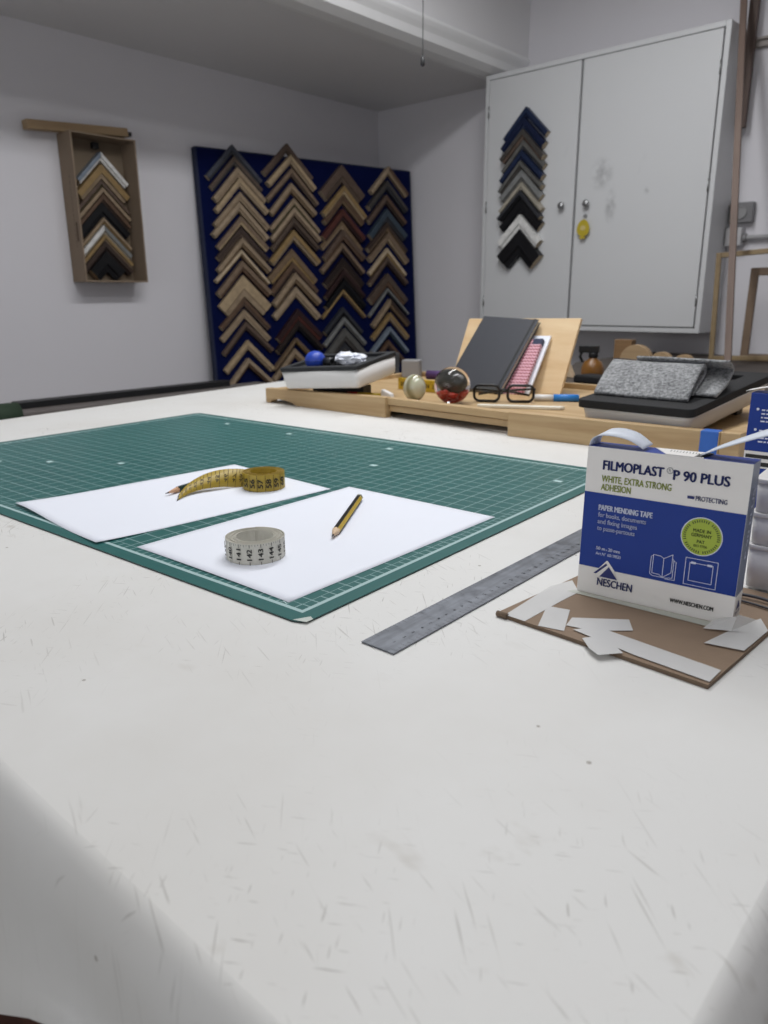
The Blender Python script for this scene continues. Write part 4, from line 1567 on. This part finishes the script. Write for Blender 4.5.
t = thing('key_tag', 'yellow plastic tag hanging from the key of the right cabinet door', 'key tag', (-1.507, CY - 0.0078, 0.528))
MB().tube([(0, 0, 0), (0, -0.016, 0)], 0.0022, 8).build('key', M_metal, t)
MB().tube([(0.005 * math.sin(a), -0.013, -0.007 + 0.009 * math.cos(a)) for a in [2 * PI * k / 16 for k in range(17)]], 0.0008, 6).build('ring', M_metal, t)
pts = [(0.027 * math.sin(a) * (1.0 - 0.18 * math.cos(a)), 0.0320 * math.cos(a)) for a in [2 * PI * k / 24 for k in range(24)]]
m = MB().loops([[Vector((x - 0.0, -0.0145, z - 0.043)) for x, z in reversed(pts)], [Vector((x, -0.011, z - 0.043)) for x, z in reversed(pts)]], 0, False)
m.build('tag_body', M_yellowtag, t, None, 0.0008)
m = MB().box((-0.007, -0.014, -0.078), (0.003, -0.011, -0.068)).box((-0.014, -0.015, -0.084), (0.010, -0.010, -0.0765))
m.build('tag_foot', M_yellowtag, t, None, 0.0008)
MB().loops([[Vector((x * 0.42, -0.0150, z * 0.3 - 0.043)) for x, z in reversed(pts)], [Vector((x * 0.42, -0.0143, z * 0.3 - 0.043)) for x, z in reversed(pts)]], 0, False).build('paper_insert', plain('tag_insert', '#c9b777', 0.6), t)

# ------------------------------------------------------------------ pull cord hanging in front of the soffit
t = thing('pull_cord', 'thin pull cord with a small dark weight hanging before the soffit', 'cord', (-1.425, 1.760, 0.836))
MB().tube([(0, 0, 0.012), (0.0, 0.0, ZC - 0.836 - 0.001)], 0.0012, 6).build('cord', plain('grey_string', '#77757a', 0.8), t)
MB().lathe([(0.002, -0.012), (0.006, -0.008), (0.0055, 0.006), (0.002, 0.014)], 12).build('weight', M_graphite, t)

# ------------------------------------------------------------------ moulding corner samples
PAL = {
    'slate': ('#3f424c', 'slate grey'), 'taupe': ('#57493f', 'dark taupe'), 'tan': ('#96836c', 'warm tan'),
    'oak': ('#ab9678', 'pale oak'), 'beige': ('#a08d76', 'beige wood'), 'cream': ('#bdaa8f', 'cream wood'),
    'greytan': ('#7d6a58', 'grey tan'), 'greybrown': ('#5f4f45', 'grey brown'), 'umber': ('#40332d', 'dark umber'),
    'gold': ('#937a52', 'dull gold'), 'bronze': ('#76624c', 'bronze brown'), 'brown': ('#604b3c', 'mid brown'),
    'mahogany': ('#55302a', 'red mahogany'), 'maroon': ('#321f1f', 'dark maroon'), 'choc': ('#2b211e', 'chocolate'),
    'black': ('#0e0e12', 'glossy black'), 'charcoal': ('#34353a', 'charcoal'), 'silver': ('#7d7e7d', 'silver grey'),
    'grey': ('#5d5c59', 'mid grey'), 'olive': ('#4a452f', 'olive'), 'steel': ('#7d8794', 'steel grey'),
    'bluegrey': ('#3c4853', 'blue grey'), 'navy': ('#1b2743', 'navy'), 'ink': ('#101a38', 'ink blue'),
    'white': ('#dcdbd8', 'white'), 'stone': ('#a39c8e', 'stone beige'), 'darkgrey': ('#46423f', 'dark grey'),
}
_pm = {}


def pal(k):
    if k not in _pm:
        h = PAL[k][0]
        t = NT(k + '_moulding')
        c = lin(h)
        f = t.ramp(t.noise(1.0, t.mapping((45, 45, 45)), 3), 0.35, 0.65)
        t.set(col=t.mix(f, tuple(v * 0.80 for v in c), tuple(min(1, v * 1.06) for v in c)), rough=0.45, spec=0.3)
        _pm[k] = t.m
    return _pm[k]


M_rawend = plain('raw_wood_end', '#b7a68c', 0.7, 0.1, 60)
R2 = math.sqrt(0.5)


def corner_sample(label, group, M, L, w, th, k1, k2, skew=0.0, kr=None):
    """two mitred rails meeting at the apex; M places local x right, y up, z out of the board"""
    t = thing('corner_sample', label, 'frame sample', (0, 0, 0), group=group)
    M = M @ Matrix.Rotation(skew, 4, 'Z')
    t.location = M.translation + Vector((0, 0, TZ))
    t.rotation_euler = M.to_euler()
    prof = [(0, 0), (0, th), (w * .62, th), (w * .68, th * .80), (w, th * .72), (w, 0)]
    for s in (-1, 1):
        a = [Vector((0, -d / R2, h)) for d, h in prof]
        b = [Vector((s * (L * R2 - d * R2), -L * R2 - d * R2, h)) for d, h in prof]
        m = MB()
        if s < 0:
            m.loops([a, b], 0, False)
        else:
            m.loops([b, a], 0, False)
        # faces: 0 outer side,1 face,2 step,3 lip,4 inner side,5 back, caps
        m.mi = [0, 0, 1, 1, 1, 0, 2, 2]
        c1 = pal(kr) if (kr and s > 0) else pal(k1)
        m.build('rail', [c1, pal(k2), M_rawend], t)
    return t


ORD = ['first', 'second', 'third', 'fourth', 'fifth', 'sixth', 'seventh', 'eighth', 'ninth', 'tenth', 'eleventh', 'twelfth',
       'thirteenth', 'fourteenth', 'fifteenth', 'sixteenth', 'seventeenth', 'eighteenth']

# tall navy display panel standing on the floor and leaning back on the left wall
B_TL = Vector((-2.78, 1.96583, 0.81529))
B_du = Vector((0.19122, 0.98155, 0)).normalized()
B_dv = Vector((-0.0618, 0.012, 0.998)).normalized()
B_n = B_du.cross(B_dv).normalized()
B_dv = B_n.cross(B_du).normalized()
BM = Matrix((B_du, B_dv, B_n)).transposed().to_4x4()


def panel():
    t = thing('display_panel', 'tall navy display panel leaning on the left wall with columns of corner samples', 'display board', B_TL)
    t.rotation_euler = BM.to_euler()
    H = 1.705
    W = 1.113
    MB().box((0.0, -H, -0.016), (W, 0, 0.010)).build('panel', M_navypanel, t)
    for a, b in (((-0.010, -H, -0.017), (0.0, 0.004, 0.012)), ((W, -H, -0.017), (W + 0.008, 0.004, 0.0105)), ((0, 0, -0.017), (W, 0.006, 0.0105))):
        MB().box(a, b).build('edging', M_navyedge, t)


panel()

cols = [
    ('leftmost', [(.153, .024, 'slate', 'charcoal'), (.157, -.021, 'taupe', 'darkgrey'), (.167, -.063, 'tan', 'tan'), (.172, -.105, 'oak', 'beige'),
                  (.171, -.160, 'tan', 'tan'), (.160, -.202, 'beige', 'tan'), (.166, -.256, 'greytan', 'oak'), (.162, -.300, 'umber', 'taupe'),
                  (.160, -.344, 'tan', 'bronze'), (.153, -.393, 'cream', 'bronze'), (.151, -.437, 'greytan', 'brown'), (.152, -.496, 'oak', 'tan'),
                  (.148, -.590, 'brown', 'greybrown'), (.146, -.638, 'tan', 'beige'), (.148, -.690, 'greybrown', 'umber'), (.149, -.769, 'oak', 'tan'),
                  (.142, -.846, 'beige', 'brown')]),
    ('second', [(.417, .056, 'greybrown', 'taupe'), (.429, .010, 'oak', 'tan'), (.430, -.045, 'greytan', 'taupe'), (.423, -.105, 'tan', 'bronze'),
                (.433, -.168, 'tan', 'olive'), (.430, -.206, 'beige', 'greytan'), (.421, -.250, 'taupe', 'umber'), (.417, -.301, 'gold', 'tan'),
                (.404, -.382, 'bronze', 'gold'), (.405, -.436, 'brown', 'umber'), (.410, -.484, 'tan', 'bronze'), (.412, -.544, 'beige', 'tan'),
                (.413, -.640, 'maroon', 'mahogany'), (.410, -.690, 'choc', 'black'), (.393, -.769, 'bronze', 'gold'), (.383, -.815, 'tan', 'bronze')]),
    ('third', [(.695, -.008, 'greybrown', 'taupe'), (.704, -.096, 'gold', 'oak'), (.692, -.138, 'brown', 'bronze'), (.687, -.197, 'mahogany', 'maroon'),
               (.681, -.248, 'bronze', 'tan'), (.686, -.288, 'greybrown', 'brown'), (.677, -.347, 'greytan', 'umber'), (.678, -.411, 'choc', 'umber'),
               (.679, -.466, 'maroon', 'choc'), (.677, -.510, 'black', 'black'), (.668, -.556, 'gold', 'bronze'), (.662, -.636, 'charcoal', 'black'),
               (.668, -.682, 'silver', 'grey'), (.667, -.733, 'grey', 'darkgrey'), (.661, -.800, 'charcoal', 'grey')]),
    ('rightmost', [(.970, .011, 'beige', 'tan', 'brown'), (.956, -.054, 'darkgrey', 'charcoal'), (.949, -.118, 'greybrown', 'umber', 'brown'), (.949, -.181, 'bluegrey', 'charcoal'),
                   (.943, -.243, 'umber', 'bronze'), (.951, -.290, 'greytan', 'tan'), (.944, -.361, 'cream', 'gold'), (.939, -.402, 'greybrown', 'umber'),
                   (.937, -.480, 'taupe', 'brown'), (.936, -.550, 'silver', 'charcoal'), (.945, -.602, 'tan', 'bronze', 'umber'), (.943, -.666, 'gold', 'tan'),
                   (.938, -.735, 'steel', 'bluegrey'), (.929, -.798, 'brown', 'umber')]),
]
WIDE = {(0, 2): .030, (0, 11): .062, (2, 0): .052, (2, 3): .034, (2, 7): .036, (2, 9): .032, (3, 3): .042, (1, 12): .034, (2, 13): .042, (3, 8): .04, (1, 8): .036, (1, 9): .03}
THIN = {(2, 10): .013, (1, 14): .014, (0, 9): .017, (3, 9): .014, (0, 4): .024}
for ci, (cname, items) in enumerate(cols):
    for k, it in enumerate(items):
        u, v, k1, k2 = it[:4]
        kr = it[4] if len(it) > 4 else None
        gap = (v - items[k + 1][1]) if k + 1 < len(items) else 0.06
        w = WIDE.get((ci, k), THIN.get((ci, k), random.uniform(.022, .030)))
        w = min(w, gap * R2 * 0.93)
        L = (0.182, 0.182, 0.170, 0.170)[ci] + random.uniform(-.010, .008)
        Mx = Matrix.Translation(B_TL) @ BM @ Matrix.Translation((u, v, 0.0112))
        corner_sample('%s frame corner sample, %s from top of the %s column on the navy panel' % (PAL[k1][1], ORD[k], cname),
                      'corner samples on the navy panel', Mx, L, w, random.uniform(.018, .028), k1, k2, random.uniform(-.03, .03), kr)

# corner samples on the left cabinet door (y of the door front, apex x / z there)
cab = [(-1.790, 'navy', 'ink', .040, .962), (-1.796, 'ink', 'navy', .032, .924), (-1.794, 'darkgrey', 'greybrown', .030, .880), (-1.797, 'grey', 'charcoal', .026, .841),
       (-1.800, 'navy', 'ink', .028, .802), (-1.802, 'grey', 'darkgrey', .020, .762), (-1.797, 'silver', 'grey', .038, .732), (-1.795, 'stone', 'stone', .020, .680),
       (-1.797, 'charcoal', 'black', .020, .649), (-1.796, 'black', 'black', .042, .619), (-1.797, 'white', 'white', .040, .555), (-1.791, 'black', 'black', .072, .496)]
cabM = Matrix((Vector((1, 0, 0)), Vector((0, 0, 1)), Vector((0, -1, 0)))).transposed().to_4x4()
for k, (x, k1, k2, w, z) in enumerate(cab):
    gap = z - cab[k + 1][4] if k + 1 < len(cab) else 1
    w = min(w, gap * R2 * 0.94)
    corner_sample('%s frame corner sample, %s from top on the left cabinet door' % (PAL[k1][1], ORD[k]), 'corner samples on the cabinet door',
                  Matrix.Translation((x, CY - 0.0048, z)) @ cabM, 0.150, w, 0.022 + 0.006 * (k % 3), k1, k2, random.uniform(-.03, .03))

# ------------------------------------------------------------------ cardboard box with samples on the left wall
BX, BY0, BY1, BZ0, BZ1, BD = XL, 1.396, 1.648, 0.289, 0.792, 0.098


def wall_box():
    t = thing('cardboard_box', 'open brown cardboard box hung on the left wall with corner samples inside', 'box', (BX + 0.001, BY0, BZ0), (math.radians(0), 0, 0))
    W, H, s = BY1 - BY0, BZ1 - BZ0, 0.005
    MB().box((0, 0, 0), (0.004, W, H)).build('back_panel', M_cardin, t)
    MB().box((0.004, 0, 0), (BD, s, H)).build('side_panel', M_card, t)
    MB().box((0.004, W - s, 0), (BD, W, H)).build('side_panel', M_card, t)
    MB().box((0.004, s, H - s), (BD, W - s, H)).build('top_panel', M_card, t)
    MB().box((0.004, s, 0), (BD, W - s, s)).build('bottom_panel', M_card, t)
    # faded print running up the outer left side
    g = MB()
    f = lambda x, y: Vector((BD * 0.62 - y, -0.0003, x))
    z = 0.12
    for k in range(14):
        l = 0.008 + 0.012 * ((k * 7) % 5) / 5
        rect(g, z, 0.0, z + l, 0.003, f)
        z += l + 0.005
    g.build('side_print', plain('faded_print', '#5d4c3a', 0.9), t)
    g = MB()
    rect(g, 0.14, -0.018, 0.205, -0.008, f)
    g.build('side_print', plain('dark_print', '#4c3d31', 0.9), t)


wall_box()
boxM = Matrix((Vector((0, 1, 0)), Vector((0, 0, 1)), Vector((1, 0, 0)))).transposed().to_4x4()
cb = [(1.540, .748, 'steel', 'white', .020, 'white'), (1.537, .706, 'gold', 'tan', .034, None), (1.531, .651, 'greybrown', 'olive', .016, None), (1.534, .627, 'tan', 'brown', .018, None),
      (1.531, .601, 'brown', 'umber', .018, None), (1.524, .574, 'black', 'black', .036, None), (1.526, .521, 'tan', 'gold', .014, None), (1.524, .495, 'white', 'stone', .022, 'silver'),
      (1.525, .462, 'gold', 'tan', .015, None), (1.523, .438, 'umber', 'choc', .024, None), (1.522, .402, 'black', 'black', .052, None)]
for k, (y, z, k1, k2, w, kr) in enumerate(cb):
    L = min(0.150, (y - BY0 - 0.006) / R2, (BY1 - 0.006 - y) / R2)
    L = min(L, (z - BZ0 - 0.006) / R2 - w)          # stay above the box floor
    nm = 'white edged' if k == 0 else PAL[k1][1]
    corner_sample('%s frame corner sample, %s from top inside the cardboard box' % (nm, ORD[k]), 'corner samples in the cardboard box',
                  Matrix.Translation((BX + 0.0055, y, z)) @ boxM, L, w, 0.030, k1, k2, 0.0, kr)
m = MB().box((0, -0.012, 0), (0.02, 0.012, 0.022))
tag(m.build('black_hook', M_black, None, (BX + 0.0052, 1.530, 0.757), 0.002), 'small black hook above the top sample in the cardboard box', 'hook')

# lath lying over the top of the cardboard box
t = thing('wooden_lath', 'weathered wooden lath lying across the top of the cardboard box', 'lath', (-2.760, 1.270, 0.7842), (math.radians(3.6), 0, 0))
MB().box((-0.02, 0, 0), (0.02, 0.377, 0.0295)).build('strip', M_plank, t, None, 0.002)
MB().box((-0.012, 0.3775, 0.003), (0.018, 0.392, 0.017)).build('black_end', M_black, t)


# ------------------------------------------------------------------ low bench along the left wall
def bench():
    t = thing('wall_bench', 'low grey bench along the left wall beyond the table', 'bench', (0, 0, 0))
    MB().box((XL + 0.002, -1.2, -0.16), (-2.20, 2.02 - 0.10, -0.13)).build('bench_top', M_shelf, t, None, 0.003)
    for y in (-1.1, 0.3, 1.80):
        MB().box((XL + 0.03, y, -TZ), (-2.36, y + 0.05, -0.16)).build('leg', M_shelf, t)
    return t


bench()
o = MB().box((0, 0, 0), (0.12, 1.03, 0.033)).build('grey_plank', plain('grey_plank', '#6f6966', 0.7, 0.12, 10), None, (-2.40, 0.885, -0.1297), 0.003)
tag(o, 'grey plank lying on the low bench beyond the white table', 'plank')
o = MB().box((0, 0, 0), (0.045, 0.80, 0.022)).build('black_bar', M_black, None, (-2.40, 0.95, -0.0965), 0.003)
tag(o, 'long black bar lying on the grey plank along the left wall', 'bar')
o = MB().tube([(0, 0, 0), (0, 0.10, 0)], 0.036, 20).build('green_cloth_roll', M_greencloth, None, (-2.235, 0.80, -0.0932))
tag(o, 'dark green cloth roll on the bench at the left picture edge', 'cloth roll')
